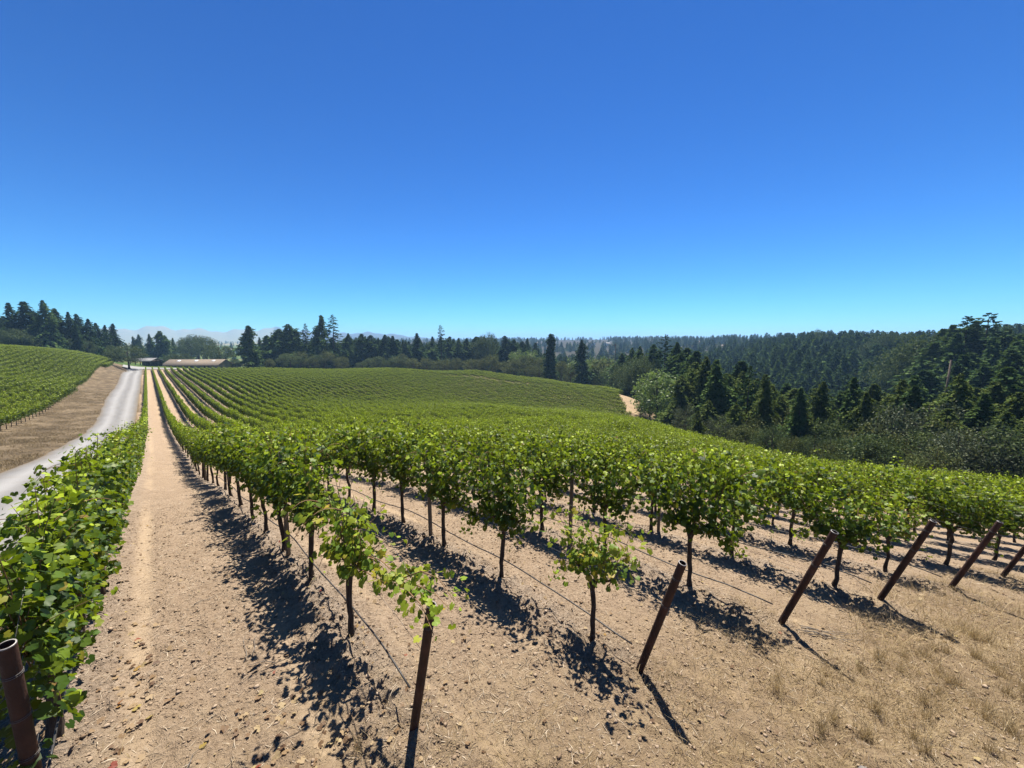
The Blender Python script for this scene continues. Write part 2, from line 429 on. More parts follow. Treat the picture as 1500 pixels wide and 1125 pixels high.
def road_material():
    m, nt, out = new_mat('gravel_road')
    tc = N(nt, 'ShaderNodeTexCoord'); P = tc.outputs['Object']
    mp = N(nt, 'ShaderNodeMapping'); mp.inputs['Scale'].default_value = (1, .12, 1); nt.links.new(P, mp.inputs[0])
    n1 = noise(nt, mp.outputs[0], 1.6, 5); n2 = noise(nt, P, 26, 5, .7); n3 = noise(nt, P, .8, 3)
    r = ramp(nt, [(.3, (.115, .112, .106)), (.5, (.175, .172, .168)), (.7, (.235, .232, .228))])
    nt.links.new(math_(nt, 'ADD', math_(nt, 'MULTIPLY', n1, .4), math_(nt, 'MULTIPLY', n2, .6)), r.inputs[0])
    wheel = attr(nt, 'wheel'); edge = attr(nt, 'edge')
    c = mix(nt, math_(nt, 'MULTIPLY', wheel, .8), r.outputs[0], (.30, .297, .292))
    c = mix(nt, math_(nt, 'MULTIPLY', math_(nt, 'ADD', edge, math_(nt, 'SUBTRACT', n3, .5), None, True), .8), c, (.15, .118, .08))
    c = mix(nt, 1.0, c, (.78, .78, .78), 'MULTIPLY')
    p = N(nt, 'ShaderNodeBsdfPrincipled'); p.inputs['Roughness'].default_value = .9; p.inputs['Specular IOR Level'].default_value = .15
    nt.links.new(c, p.inputs['Base Color'])
    b = N(nt, 'ShaderNodeBump'); b.inputs['Strength'].default_value = .6; b.inputs['Distance'].default_value = .03
    nt.links.new(n2, b.inputs['Height']); nt.links.new(b.outputs[0], p.inputs['Normal'])
    nt.links.new(p.outputs[0], out.inputs[0])
    return m
M['road'] = road_material()

# ------------------------------------------------------------------ ground sheet
def road_left(y): return -5.0 - 2.0 * np.clip((y - 30) / 100, 0, 1) - .5 * np.clip((y - 140) / 100, 0, 1)
def row_phase(x): return (x - ROW_X0 + ROW_D / 2) % ROW_D - ROW_D / 2      # signed distance to the closest row

def micro(x, y):
    """clods, berms and ruts on top of the survey surface, near the camera only"""
    r = np.hypot(x, y)
    fade = np.clip((34 - r) / 22, 0, 1)
    inrow = np.clip((y - end_y(x) + .6) / .8, 0, 1) * (x > -1.9)
    ph = row_phase(x)
    berm = np.exp(-(ph / .30) ** 2) * inrow
    t1 = np.exp(-(((ph - .47) / .12) ** 4)); t2 = np.exp(-(((ph + .62) / .12) ** 4))
    trk = np.clip(t1 + t2, 0, 1) * np.clip((y - end_y(x) + 1.6) / 1.5, 0, 1) * (x > -1.4)
    trk = trk * np.clip(.62 + 1.7 * vnoise(x * .9, y * .45, 11) + .9 * vnoise(x * 5, y * 3, 12), 0, 1)
    z = .085 * berm - .03 * trk
    lump = .055 * vnoise(x * 7, y * 7, 1) + .065 * vnoise(x * 14, y * 14, 2) + .05 * vnoise(x * 2.1, y * 2.1, 3)
    z = z + lump * (1 - .75 * trk) * (.6 + .9 * berm)
    return z * fade, berm, trk

def surf(x, y):                              # what things on the ground stand on
    x = np.atleast_1d(np.asarray(x, float)); y = np.atleast_1d(np.asarray(y, float))
    return gz(x, y) + micro(x, y)[0]
def surf1(x, y): return float(surf(x, y)[0])

def build_ground():
    az = np.r_[np.linspace(YAW - rad(66), YAW + rad(66), 400), np.linspace(YAW + rad(66), YAW - rad(66) + 2 * PI, 62)[1:-1]]
    rr = np.r_[np.geomspace(1.0, 34, 380), np.geomspace(34, 14000, 190)[1:]]
    A, R = np.meshgrid(az, rr)
    X = R * np.sin(A); Y = R * np.cos(A)
    mz, berm, trk = micro(X, Y)
    Z = gz(X, Y) + mz
    far = np.clip((R - 60) / 100, 0, 1)
    Z += far * .5 * vnoise(X / 9, Y / 9, 5) * np.where(inside(FIELD, X, Y) | inside(LEFT, X, Y), .15, 1) * ~((X > -16) & (X < 8) & (Y > 0) & (Y < 285))
    na, nr = len(az), len(rr)
    V = np.c_[X.ravel(), Y.ravel(), Z.ravel()]
    V = np.r_[V, [[0, 0, gz1(0, 0)]]]
    i, j = np.meshgrid(np.arange(nr - 1), np.arange(na), indexing='ij')
    jn = (j + 1) % na
    Q = np.c_[(i * na + j).ravel(), ((i + 1) * na + j).ravel(), ((i + 1) * na + jn).ravel(), (i * na + jn).ravel()][:, ::-1]
    c = nr * na
    T = np.array([(c, k, (k + 1) % na) for k in range(na)])[:, ::-1]
    fld = inside(FIELD, X, Y); lft = inside(LEFT, X, Y)
    d_end = Y - end_y(X)
    dry = np.clip(.46 - d_end * .30, 0, 1) * (X > -1.2) * (R < 60)
    dry = np.where((R < 60) & (X > -1.2), np.clip(dry, 0, .95), 0)
    dry = np.where(~fld & (R >= 60) & (R < 190), .75, dry)
    verge = ((X < -1.7) & (X > -13.5) & (Y < 262) & ~lft).astype(float)
    verge = np.where((X <= -1.7) & ~lft & (Y < 300), 1.0, verge)
    verge = np.where(lft, .85, verge)
    green = np.where((R > 285) & (np.degrees(A) < 12), 1.0, 0.0) * np.where(fld | lft, 0, 1)
    azd = np.degrees(np.arctan2(X, Y))
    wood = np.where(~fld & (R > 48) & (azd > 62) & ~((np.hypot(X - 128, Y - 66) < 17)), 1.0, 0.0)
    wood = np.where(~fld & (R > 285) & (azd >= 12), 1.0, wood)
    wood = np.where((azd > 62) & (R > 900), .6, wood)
    green = np.where(R > 1800, .6, green)
    z0 = [0.0]
    at = {'berm': np.r_[berm.ravel(), z0], 'track': np.r_[trk.ravel(), z0], 'dry': np.r_[dry.ravel(), z0], 'verge': np.r_[verge.ravel(), z0],
          'green': np.r_[green.ravel(), z0], 'wood': np.r_[wood.ravel(), z0]}
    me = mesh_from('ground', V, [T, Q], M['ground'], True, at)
    o = link('ground', me)
    tag(o, kind='structure')
build_ground()

def build_road():
    ys = np.r_[np.linspace(-14, 60, 150), np.linspace(60, 268, 160)[1:]]
    k = 15
    t = np.linspace(0, 1, k)
    V = []; wh = []; ed = []
    for y in ys:
        x0 = road_left(np.array(y)); x1 = -1.95
        x0 = x0 + .22 * float(vnoise(np.array([y * .3]), np.array([0.]), 21)[0]); 
        xs = x0 + (x1 - x0) * t
        V.append(np.c_[xs, np.full(k, y), gz(xs, np.full(k, y)) + .045 * np.minimum(1, np.minimum(t, 1 - t) * 12) + .035 + .0009 * max(y, 0) + .012 * vnoise(xs * 3, np.full(k, y) * 3, 8) * (t > 0) ])
        w = np.exp(-((t - .3) / .11) ** 2) + np.exp(-((t - .72) / .11) ** 2)
        wh.append(w); ed.append(np.clip(1 - np.minimum(t, 1 - t) / .12, 0, 1))
    V = np.concatenate(V)
    n = len(ys)
    i, j = np.meshgrid(np.arange(n - 1), np.arange(k - 1), indexing='ij')
    Q = np.c_[(i * k + j).ravel(), (i * k + j + 1).ravel(), ((i + 1) * k + j + 1).ravel(), ((i + 1) * k + j).ravel()]
    o = link('gravel_road', mesh_from('gravel_road', V, Q, M['road'], True, {'wheel': np.concatenate(wh), 'edge': np.concatenate(ed)}))
    tag(o, kind='structure')
    # pale yard where the road and the rows end
    xs = np.linspace(-9, 12, 22); ys = np.linspace(266, 280, 10)
    Xg, Yg = np.meshgrid(xs, ys); Zg = gz(Xg, Yg) + .30
    V = np.c_[Xg.ravel(), Yg.ravel(), Zg.ravel()]
    i, j = np.meshgrid(np.arange(9), np.arange(21), indexing='ij')
    Q = np.c_[(i * 22 + j).ravel(), (i * 22 + j + 1).ravel(), ((i + 1) * 22 + j + 1).ravel(), ((i + 1) * 22 + j).ravel()]
    z = np.zeros(len(V))
    o = link('gravel_yard', mesh_from('gravel_yard', V, Q, M['road'], True, {'wheel': z + 1, 'edge': z}))
    tag(o, kind='structure')
build_road()

# ------------------------------------------------------------------ vine leaves and shoots
def leaf_template(kind):
    if kind == 'hi':
        half = [(0, .98), (10, .88), (20, .86), (33, .76), (44, .84), (56, .92), (68, .84), (84, .74), (100, .76), (116, .78), (134, .70), (152, .58), (170, .22)]
    elif kind == 'mid':
        half = [(0, 1.0), (22, .84), (36, .74), (57, .92), (84, .74), (116, .76), (152, .50)]
    elif kind == 'low':
        half = [(0, 1.0), (58, .85), (125, .68)]
    else:
        return np.array([(0, 1, -.1), (.75, .1, 0), (0, -.55, -.05), (-.75, .1, 0)]), np.array([(0, 1, 2), (0, 2, 3)])
    pts = [(math.sin(rad(a)) * r, math.cos(rad(a)) * r) for a, r in half]
    pts = pts + [(-x, y) for x, y in reversed(pts[1:])]
    P = np.array(pts)
    z = -.22 * (P ** 2).sum(1) + .16 * np.abs(P[:, 0])
    V = np.r_[[[0, 0, .0]], np.c_[P, z]]
    n = len(P)
    T = []
    for k in range(n):
        a, b = k + 1, (k + 1) % n + 1
        if kind != 'low' and k == len(half) - 1: continue       # the notch at the stalk
        T.append((0, b, a))
    return V, np.array(T)
TEMPL = {k: leaf_template(k) for k in ('hi', 'mid', 'low', 'far')}

def leaves_mesh(name, L, kind, mat, rng, scale=1.0):
    """L (n,11): position, tip direction, normal, size, youth or painted light"""
    tv, tt = TEMPL[kind]
    P = L[:, 0:3]; t = L[:, 3:6]; nn = L[:, 6:9]; s = L[:, 9] * scale * .5
    lat = np.cross(t, nn)
    curl = rng.uniform(.3, 1.9, len(L))
    V = P[:, None] + s[:, None, None] * (tv[None, :, 0:1] * lat[:, None] + tv[None, :, 1:2] * t[:, None] + (tv[None, :, 2:3] * curl[:, None, None]) * nn[:, None])
    F = (tt[None] + (np.arange(len(L)) * len(tv))[:, None, None]).reshape(-1, 3)
    yo = np.repeat(L[:, 10] if L.shape[1] > 10 else np.zeros(len(L)), len(tv))
    return mesh_from(name, V.reshape(-1, 3), F, mat, False, {'young_or_lit': yo})

def norm(v): return v / (np.linalg.norm(v, axis=-1, keepdims=True) + 1e-9)

def leaf_frames(P, out, rng, down=.5, up=.75):
    """leaf blades hang from their stalk: tips outward and down, faces outward and up"""
    n = len(P)
    t = norm(out * .8 + rng.normal(0, .55, (n, 3)) + np.array([0, 0, -down - .15]))
    nn = out * .7 + rng.normal(0, .55, (n, 3)) + np.array([0, 0, up])
    nn = norm(nn - (nn * t).sum(1, keepdims=True) * t)
    return t, nn

def grow_vine(rng, n_shoots=13, vigor=1.0, fan=2.3, base=.30, dens=1.0, filler=60, low=.0, size=.135, head=.86, extra=None):
    shoots = []; L = []
    specs = []
    for k in range(n_shoots):
        y0 = (k + .5) / n_shoots * 2 - 1
        specs.append((y0 * base + rng.normal(0, .03), y0 * base * fan + rng.normal(0, .10)))
    for y0, y1 in specs:
        ln = vigor * rng.uniform(.62, 1.22)
        m = 9
        s = np.linspace(0, 1, m)
        lx = rng.normal(0, .07); flop = rng.normal(0, .17)
        x = lx * s + flop * s ** 3 * .9
        y = y0 + (y1 - y0) * s ** .8 + rng.normal(0, .02, m).cumsum() * .4
        z = head + .05 * abs(y0) + ln * (s - .22 * s ** 3 * abs(flop) * 2)
        shoots.append(np.c_[x, y, z])
    for k in range(3 if n_shoots > 10 else 0):                  # tired shoots hanging below the head
        s = np.linspace(0, 1, 7); sd = 1 if rng.random() < .5 else -1; sy = 1 if rng.random() < .5 else -1
        ln = rng.uniform(.3, .55)
        shoots.append(np.c_[sd * ln * .35 * s, sy * (.12 + ln * s), head + .10 + .25 * ln * np.sin(s * 2.4) - .9 * ln * s * s])
    for k in range(2 if n_shoots > 12 else 0):                  # stray shoots that flop out of the hedge
        s = np.linspace(0, 1, 8); sd = 1 if rng.random() < .5 else -1
        y0 = rng.uniform(-.6, .6); ln = rng.uniform(.35, .75)
        shoots.append(np.c_[sd * (.1 + ln * .75 * s), y0 + rng.normal(0, .2) * s, head + vigor * rng.uniform(.55, .95) + .30 * ln * np.sin(s * 2.2) - .32 * ln * s * s])
    if extra: shoots += [np.asarray(e, float) for e in extra]
    for sh in shoots:
        seg = np.r_[0, np.cumsum(np.linalg.norm(np.diff(sh, axis=0), axis=1))]
        tot = seg[-1]
        n = max(4, int(tot / .062 * dens * (1.5 if extra and any(sh is e for e in shoots[-len(extra):]) else 1)))
        d = np.sort(rng.uniform(.06 * tot, tot, n))
        P = np.c_[[np.interp(d, seg, sh[:, i]) for i in range(3)]].T
        side = np.where(np.arange(n) % 2 == 0, 1, -1)
        ang = rng.normal(0, .8, n) + np.where(side > 0, 0, PI)
        out = np.c_[np.cos(ang), np.sin(ang), rng.normal(0, .25, n)]
        reach = rng.uniform(.05, .17, n)
        P = P + out * reach[:, None]
        t, nn = leaf_frames(P, out, rng)
        sz = size * rng.uniform(.55, 1.32, n) * np.clip(1.35 - .75 * (d / tot), .45, 1)
        L.append(np.c_[P, t, nn, sz, np.clip((d / tot - .55) * 1.6 + rng.normal(0, .25, n), 0, 1)])
    if filler:
        n = filler
        hh = rng.beta(1.5, 1.5, n)
        zz = head - low + (vigor * .88 + low) * hh
        y = rng.uniform(-1, 1, n) * np.clip(.42 + .75 * hh + low, 0, .88)
        zz += .16 * np.sin(y * 7 + rng.uniform(0, 6)) * hh
        sd = np.where(rng.random(n) < .5, 1, -1)
        x = sd * rng.uniform(.03, .25, n)
        P = np.c_[x, y, zz]
        out = norm(np.c_[sd * 1.0, rng.normal(0, .5, n), rng.normal(0, .2, n)])
        t, nn = leaf_frames(P, out, rng)
        L.append(np.c_[P, t, nn, size * rng.uniform(.75, 1.2, n), np.clip((zz - head) / vigor * .8 - .55 + rng.normal(0, .22, n), 0, .8)])
    return shoots, np.concatenate(L)

def trunk_mesh(rng, head=.86, r=.034, arms=.34):
    mb = MB()
    n = 9
    s = np.linspace(-.14, 1, n)
    wob = rng.normal(0, .012, (n, 2)).cumsum(0); wob -= wob[1]
    P = np.c_[wob[:, 0], wob[:, 1], s * head]
    R = r * (1.0 + .35 * np.exp(-np.clip(s, 0, 1) * 8) + .25 * np.clip(s - .8, 0, 1) * 5) * (1 + rng.normal(0, .07, n))
    mb.tube(P, R, 7)
    for sg in (-1, 1):
        a = rng.uniform(.7, 1.1) * arms
        Q = np.array([P[-2], P[-1] + (0, sg * .06, .03), P[-1] + (rng.normal(0, .02), sg * a * .6, .07), P[-1] + (rng.normal(0, .03), sg * a, .12 + rng.uniform(0, .08))])
        mb.tube(Q, [r * .95, r * .85, r * .62, r * .38], 6)
    return mb

def canes_mesh(shoots, r=.0055, k=4):
    mb = MB()
    for sh in shoots:
        mb.tube(sh, np.linspace(r, r * .4, len(sh)), k, False)
    return mb

NVAR = 7
var_near, var_dense, var_weak = [], [], []
for k in range(NVAR):
    rng = np.random.default_rng(100 + k)
    sh, L = grow_vine(rng, 18, 1.12, 2.7, .30, 2.3, 420, .08, .102)
    var_near.append((trunk_mesh(rng).mesh('trunk', M['bark'], True), canes_mesh(sh).mesh('canes', M['cane'], True), leaves_mesh('foliage', L, 'mid', M['vine'], rng), L))
for k in range(5):
    rng = np.random.default_rng(200 + k)
    sh, L = grow_vine(rng, 19, 1.08, 2.5, .33, 2.4, 860, .44, .104)
    var_dense.append((trunk_mesh(rng, .86, .042).mesh('trunk', M['bark'], True), canes_mesh(sh).mesh('canes', M['cane'], True), leaves_mesh('foliage', L, 'mid', M['vine'], rng), L))
for k in range(3):
    rng = np.random.default_rng(300 + k)
    sh, L = grow_vine(rng, 14, .92, 2.2, .24, 2.0, 90, 0, .096)
    var_weak.append((trunk_mesh(rng, .82, .032).mesh('trunk', M['bark'], True), canes_mesh(sh).mesh('canes', M['cane'], True), leaves_mesh('foliage', L, 'mid', M['vine_yellow'], rng), L))
leaf_single = {}
for mk in ('vine', 'vine_yellow'):
    leaf_single[mk] = []
    for k in range(5):
        tv, tt = TEMPL['hi']
        rng = np.random.default_rng(400 + k)
        V = tv.copy(); V[:, 2] *= rng.uniform(.8, 2.4); V[:, 2] += .35 * rng.uniform(-1, 1) * V[:, 0] * V[:, 1] + rng.normal(0, .02, len(V)); V[:, 0] *= rng.uniform(.9, 1.1)
        leaf_single[mk].append(mesh_from('leaf', V, tt, M[mk], True, {'young_or_lit': np.full(len(V), [0, 0, .15, .5, .9][k])}))

def put_leaves(parent, L, mk, rng, limit=300):
    """single leaves as parts; whatever passes the limit goes into one foliage part"""
    order = rng.permutation(len(L))
    for q in order[:limit]:
        l = L[q]
        t = l[3:6]; nn = l[6:9]; lat = np.cross(t, nn); s = l[9] * .5
        o = bpy.data.objects.new('leaf', leaf_single[mk][int(np.clip(1 + l[10] * 3.6 + rng.normal(0, .4), 0, 4))])
        COL.objects.link(o)
        o.parent = parent
        o.matrix_basis = Matrix(((lat[0] * s, t[0] * s, nn[0] * s, l[0]), (lat[1] * s, t[1] * s, nn[1] * s, l[1]), (lat[2] * s, t[2] * s, nn[2] * s, l[2]), (0, 0, 0, 1)))
    if len(L) > limit:
        f = link('foliage', leaves_mesh('foliage', L[order[limit:]], 'mid', M[mk], rng), parent)
        f['kind'] = 'stuff'

# ------------------------------------------------------------------ vineyard layout
ORD = ['', 'second', 'third', 'fourth', 'fifth', 'sixth', 'seventh', 'eighth', 'ninth', 'tenth', 'eleventh', 'twelfth', 'thirteenth', 'fourteenth', 'fifteenth', 'sixteenth', 'seventeenth', 'eighteenth', 'nineteenth', 'twentieth']
def row_name(n):
    return 'row bordering the gravel road' if n == 0 else (ORD[n] + ' row from the gravel road' if n < len(ORD) else 'row far from the gravel road')
FIRST = {0: 4.72, 1: 4.37, 2: 2.55, 3: 2.26, 4: .70}
spots = []
vr = np.random.default_rng(5)
for n in range(0, 72):
    X = ROW_X0 + ROW_D * n
    y = FIRST.get(n, float(end_y(X)) + .95)
    k = 0
    while y < 264:
        spots.append((n, k, X + vr.normal(0, .03), y))
        y += 1.6 * (1 + vr.normal(0, .05)); k += 1
S = np.array(spots)
ok = inside(FIELD, S[:, 2], S[:, 3]) | ((S[:, 1] == 0) & (S[:, 0] < 12))
ok &= ~avenue(S[:, 2], S[:, 3])
S = S[ok]
azc = (np.arctan2(S[:, 2], S[:, 3]) - YAW + PI) % (2 * PI) - PI
dist = np.hypot(S[:, 2], S[:, 3])
S = S[(np.abs(azc) < rad(64)) | (dist < 9)]
azc = (np.arctan2(S[:, 2], S[:, 3]) - YAW + PI) % (2 * PI) - PI
dist = np.hypot(S[:, 2], S[:, 3])
inview = np.abs(azc) < rad(54.5)
key = np.where(inview, dist, dist + 1000)
order = np.argsort(key)
near_idx = order[:300]
near_set = set(near_idx.tolist())
SINGLE = {(0, 0), (0, 1), (0, 2), (0, 3), (1, 0), (1, 1), (1, 2), (2, 0), (2, 1), (3, 0), (4, 0)}
zs = surf(S[:, 2], S[:, 3])
for i in near_idx:
    n, k, X, Y = int(S[i, 0]), int(S[i, 1]), S[i, 2], S[i, 3]
    rng = np.random.default_rng(1000 + n * 500 + k)
    weak = k == 0 and n in (1, 2) or (k == 0 and n > 2 and rng.random() < .35)
    dense = n == 0
    pool = var_weak if weak else var_dense if dense else var_near
    tm, cm, fm, L = pool[int(rng.integers(len(pool)))]
    e = empty('grapevine', (X, Y, zs[i]), 0.0 if (n == 1 and k == 0) or rng.random() < .5 else PI)
    sc = rng.uniform(.92, 1.1)
    if weak: sc = rng.uniform(.88, .98)
    e.scale = (sc, sc, sc * rng.uniform(.97, 1.05))
    if k == 0 and n == 1:
        lab = 'thin yellowish grapevine with one cane reaching over to the end post'
    elif k == 0:
        lab = 'grapevine beside the end post of the ' + row_name(n)
    elif n < 8 and k < len(ORD): lab = 'leafy grapevine ' + ORD[k] + ' from the end post in the ' + row_name(n)
    else: lab = 'leafy grapevine along the ' + row_name(n)
    tag(e, lab, 'grapevine', 'grapevines of the ' + row_name(n))
    if (n, k) == (1, 0):
        e.scale = (1, 1, 1)
        ex = [[(0, -.05, .86), (-.03, -.3, 1.0), (-.05, -.65, 1.12), (-.02, -1.0, 1.16), (.03, -1.35, 1.30), (.05, -1.65, 1.40)],
              [(0, -.05, .86), (.05, -.35, 1.15), (.06, -.75, 1.25), (.03, -1.15, 1.30), (0, -1.5, 1.40), (.02, -1.85, 1.46), (.05, -2.05, 1.40)],
              [(.03, -1.25, 1.30), (.10, -1.5, 1.46), (.12, -1.75, 1.50), (.10, -2.0, 1.44)],
              [(.0, -1.3, 1.28), (-.08, -1.6, 1.40), (-.10, -1.85, 1.42), (-.12, -2.05, 1.30)],
              [(0, -.05, .86), (.1, -.25, 1.1), (.16, -.6, 1.05), (.2, -.9, .9)]]
        r2 = np.random.default_rng(77)
        sh, L = grow_vine(r2, 14, .98, 2.2, .26, 1.7, 80, 0, .105, .86, ex)
        link('trunk', trunk_mesh(r2, .84, .036).mesh('trunk', M['bark'], True), e)
        link('canes', canes_mesh(sh, .007, 5).mesh('canes', M['cane'], True), e)
        put_leaves(e, L, 'vine_yellow', r2)
        continue
    link('trunk', tm, e)
    link('canes', cm, e)
    if (n, k) in SINGLE:
        put_leaves(e, L, 'vine_yellow' if weak else 'vine', rng)
    else:
        link('foliage', fm, e)

# ------------------------------------------------------------------ instancing of what is past counting
def far_vine_mesh(seed, kind, nl, size, trunk=True):
    rng = np.random.default_rng(seed)
    sh, L = grow_vine(rng, 11, 1.12, 2.4, .36, .7, 0, 0, size)
    _, L2 = grow_vine(rng, 1, 1.12, 2.4, .3, .2, nl, .46 if kind == 'far' else .16, size)
    kx = .66 if kind == 'far' else .82
    L[:, 0] *= kx; L2[:, 0] *= kx
    for Q_ in (L, L2):                           # young value paints in light: sunlit hedge tops bright, shaded flanks dark
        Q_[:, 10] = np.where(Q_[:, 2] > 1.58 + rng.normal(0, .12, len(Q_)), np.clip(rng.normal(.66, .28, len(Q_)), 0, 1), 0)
    L = np.concatenate([L, L2])
    rng.shuffle(L); L = L[:nl]
    me = leaves_mesh('vine_clump', L, kind, M['vine'], rng)
    if trunk:
        mb = MB(); mb.tube([(0, 0, -.1), (.01, .01, .45), (0, 0, .95)], [.04, .032, .04], 4, False)
        tv = np.concatenate(mb.V); tq = np.concatenate(mb.Q)
        nv = len(me.vertices)
        co = np.zeros(nv * 3, np.float32); me.vertices.foreach_get('co', co)
        np_ = len(me.polygons); tri = np.zeros(np_ * 3, np.int32); me.loops.foreach_get('vertex_index', tri)
        yo = np.zeros(nv, np.float32); me.attributes['young_or_lit'].data.foreach_get('value', yo)
        me2 = mesh_from('vine_clump', np.r_[co.reshape(-1, 3), tv], [tri.reshape(-1, 3), tq + nv], M['vine'], False, {'young_or_lit': np.r_[yo, np.zeros(len(tv))]})
        me2.materials.append(M['bark'])
        mi = np.zeros(len(me2.polygons), np.int32); mi[np_:] = 1
        me2.polygons.foreach_set('material_index', mi)
        me = me2
    return me

def scatter(name, meshes, P, rotz, scl, idx, label=None, cat=None, kind='stuff'):
    """one object; its points carry copies of the given meshes"""
    me = bpy.data.meshes.new(name)
    me.vertices.add(len(P)); me.vertices.foreach_set('co', np.asarray(P, np.float32).ravel())
    a = me.attributes.new('rot', 'FLOAT_VECTOR', 'POINT'); a.data.foreach_set('vector', np.c_[np.zeros(len(P)), np.zeros(len(P)), rotz].astype(np.float32).ravel())
    a = me.attributes.new('scl', 'FLOAT_VECTOR', 'POINT'); a.data.foreach_set('vector', np.asarray(scl, np.float32).ravel())
    a = me.attributes.new('idx', 'INT', 'POINT'); a.data.foreach_set('value', np.asarray(idx, np.int32))
    o = link(name, me)
    ng = bpy.data.node_groups.new(name, 'GeometryNodeTree')
    ng.interface.new_socket('Geometry', in_out='INPUT', socket_type='NodeSocketGeometry')
    ng.interface.new_socket('Geometry', in_out='OUTPUT', socket_type='NodeSocketGeometry')
    gi = ng.nodes.new('NodeGroupInput'); go = ng.nodes.new('NodeGroupOutput')
    jn = ng.nodes.new('GeometryNodeJoinGeometry')
    for m in reversed(meshes):
        src = bpy.data.objects.new(m.name, m)
        oi = ng.nodes.new('GeometryNodeObjectInfo'); oi.inputs['Object'].default_value = src
        oi.inputs['As Instance'].default_value = True
        ng.links.new(oi.outputs['Geometry'], jn.inputs[0])
    ip = ng.nodes.new('GeometryNodeInstanceOnPoints')
    def na(n, t):
        q = ng.nodes.new('GeometryNodeInputNamedAttribute'); q.data_type = t; q.inputs[0].default_value = n
        return q.outputs[0]
    er = ng.nodes.new('FunctionNodeEulerToRotation')
    ng.links.new(na('rot', 'FLOAT_VECTOR'), er.inputs[0])
    ng.links.new(gi.outputs[0], ip.inputs['Points'])
    ng.links.new(jn.outputs[0], ip.inputs['Instance'])
    ip.inputs['Pick Instance'].default_value = True
    ng.links.new(na('idx', 'INT'), ip.inputs['Instance Index'])
    ng.links.new(er.outputs[0], ip.inputs['Rotation'])
    ng.links.new(na('scl', 'FLOAT_VECTOR'), ip.inputs['Scale'])
    ng.links.new(ip.outputs[0], go.inputs[0])
    md = o.modifiers.new('scatter', 'NODES'); md.node_group = ng
    tag(o, label, cat, None, kind)
    return o

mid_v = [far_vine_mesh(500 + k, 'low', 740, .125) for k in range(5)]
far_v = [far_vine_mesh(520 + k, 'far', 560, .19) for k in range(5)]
rest = np.array([i for i in range(len(S)) if i not in near_set])
R = S[rest]; d = dist[rest]
rg = np.random.default_rng(9)
idx = np.where(d < 75, rg.integers(0, 5, len(R)), 5 + rg.integers(0, 5, len(R)))
sc = rg.uniform(.9, 1.12, len(R))
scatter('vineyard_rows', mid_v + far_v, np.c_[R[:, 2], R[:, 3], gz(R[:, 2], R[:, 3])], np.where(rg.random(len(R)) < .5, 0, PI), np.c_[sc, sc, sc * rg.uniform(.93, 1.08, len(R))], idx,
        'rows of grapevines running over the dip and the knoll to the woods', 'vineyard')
lx = []
for n in range(0, 111):                      # these rows run across the slope
    y = 43.0 + 2.3 * n
    X = -12.2
    while X > -75:
        lx.append((X, y + rg.normal(0, .04))); X -= 1.5
lx = np.array(lx)
lx = lx[inside(LEFT, lx[:, 0], lx[:, 1])]
azl = np.degrees(np.arctan2(lx[:, 0], lx[:, 1]))
lx = lx[azl > -17]
idx = np.where(np.hypot(lx[:, 0], lx[:, 1]) < 100, rg.integers(0, 5, len(lx)), 5 + rg.integers(0, 5, len(lx)))
sc = rg.uniform(.9, 1.1, len(lx))
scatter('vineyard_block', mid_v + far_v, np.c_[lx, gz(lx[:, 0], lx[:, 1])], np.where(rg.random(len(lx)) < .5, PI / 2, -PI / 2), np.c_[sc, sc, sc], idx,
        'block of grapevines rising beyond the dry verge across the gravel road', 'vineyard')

# ------------------------------------------------------------------ end posts, stakes, wires, drip hoses
def end_post(n, Y, lean, h, r, lab, wraps=2):
    X = ROW_X0 + ROW_D * n
    z0 = surf1(X, Y)
    e = empty('end_post', (X, Y, z0))
    tag(e, lab, 'post', 'steel posts at the row ends')
    ax = np.array([.01, -math.sin(lean), math.cos(lean)])
    k = 18
    t = np.arange(k) * 2 * PI / k
    u = np.array([1.0, 0, 0]); w = np.cross(ax, u)
    ring = lambda s, q: ax * s + q * (np.cos(t)[:, None] * u + np.sin(t)[:, None] * w)
    ss = np.linspace(-.3, h, 9)
    V = np.concatenate([ring(s, r * (1 + .012 * math.sin(s * 31))) for s in ss])
    Q = [(i * k + j, i * k + (j + 1) % k, (i + 1) * k + (j + 1) % k, (i + 1) * k + j) for i in range(8) for j in range(k)]
    link('pipe', mesh_from('pipe', V, np.array(Q), M['rust'], True), e)
    # cut rim and the hollow inside
    V = np.concatenate([ring(h - .004, r), ring(h + .003, r * .99), ring(h + .003, r * .83), ring(h - .22, r * .83)])
    Q = [(i * k + j, i * k + (j + 1) % k, (i + 1) * k + (j + 1) % k, (i + 1) * k + j) for i in range(2) for j in range(k)]
    link('rim', mesh_from('rim', V[:3 * k], np.array(Q), M['rim'], False), e)
    V2 = np.r_[V[2 * k:], [ax * (h - .22)]]
    Q = [(j, (j + 1) % k, k + (j + 1) % k, k + j) for j in range(k)]
    T = [(2 * k, k + j, k + (j + 1) % k) for j in range(k)]
    link('bore', mesh_from('bore', V2, [np.array(T), np.array(Q)], M['rust'], False), e)
    rw = np.random.default_rng(n + 40)
    for q in range(wraps):
        s = h * (.86 - .22 * q) + rw.normal(0, .02)
        a = np.linspace(0, 2 * PI * 2.2, 34)
        P = ax * (s + a[:, None] * .0022) + (r + .004) * (np.cos(a)[:, None] * u + np.sin(a)[:, None] * w)
        P = np.r_[P, [P[-1] + np.array([.01, .03, -.02])], [P[-1] + np.array([.015, .07, .015])]]
        mb = MB(); mb.tube(P, .0016, 4)
        mb.build('wire_wrap', M['steel'], e, True)
    return X, Y, z0, ax
posts = {}
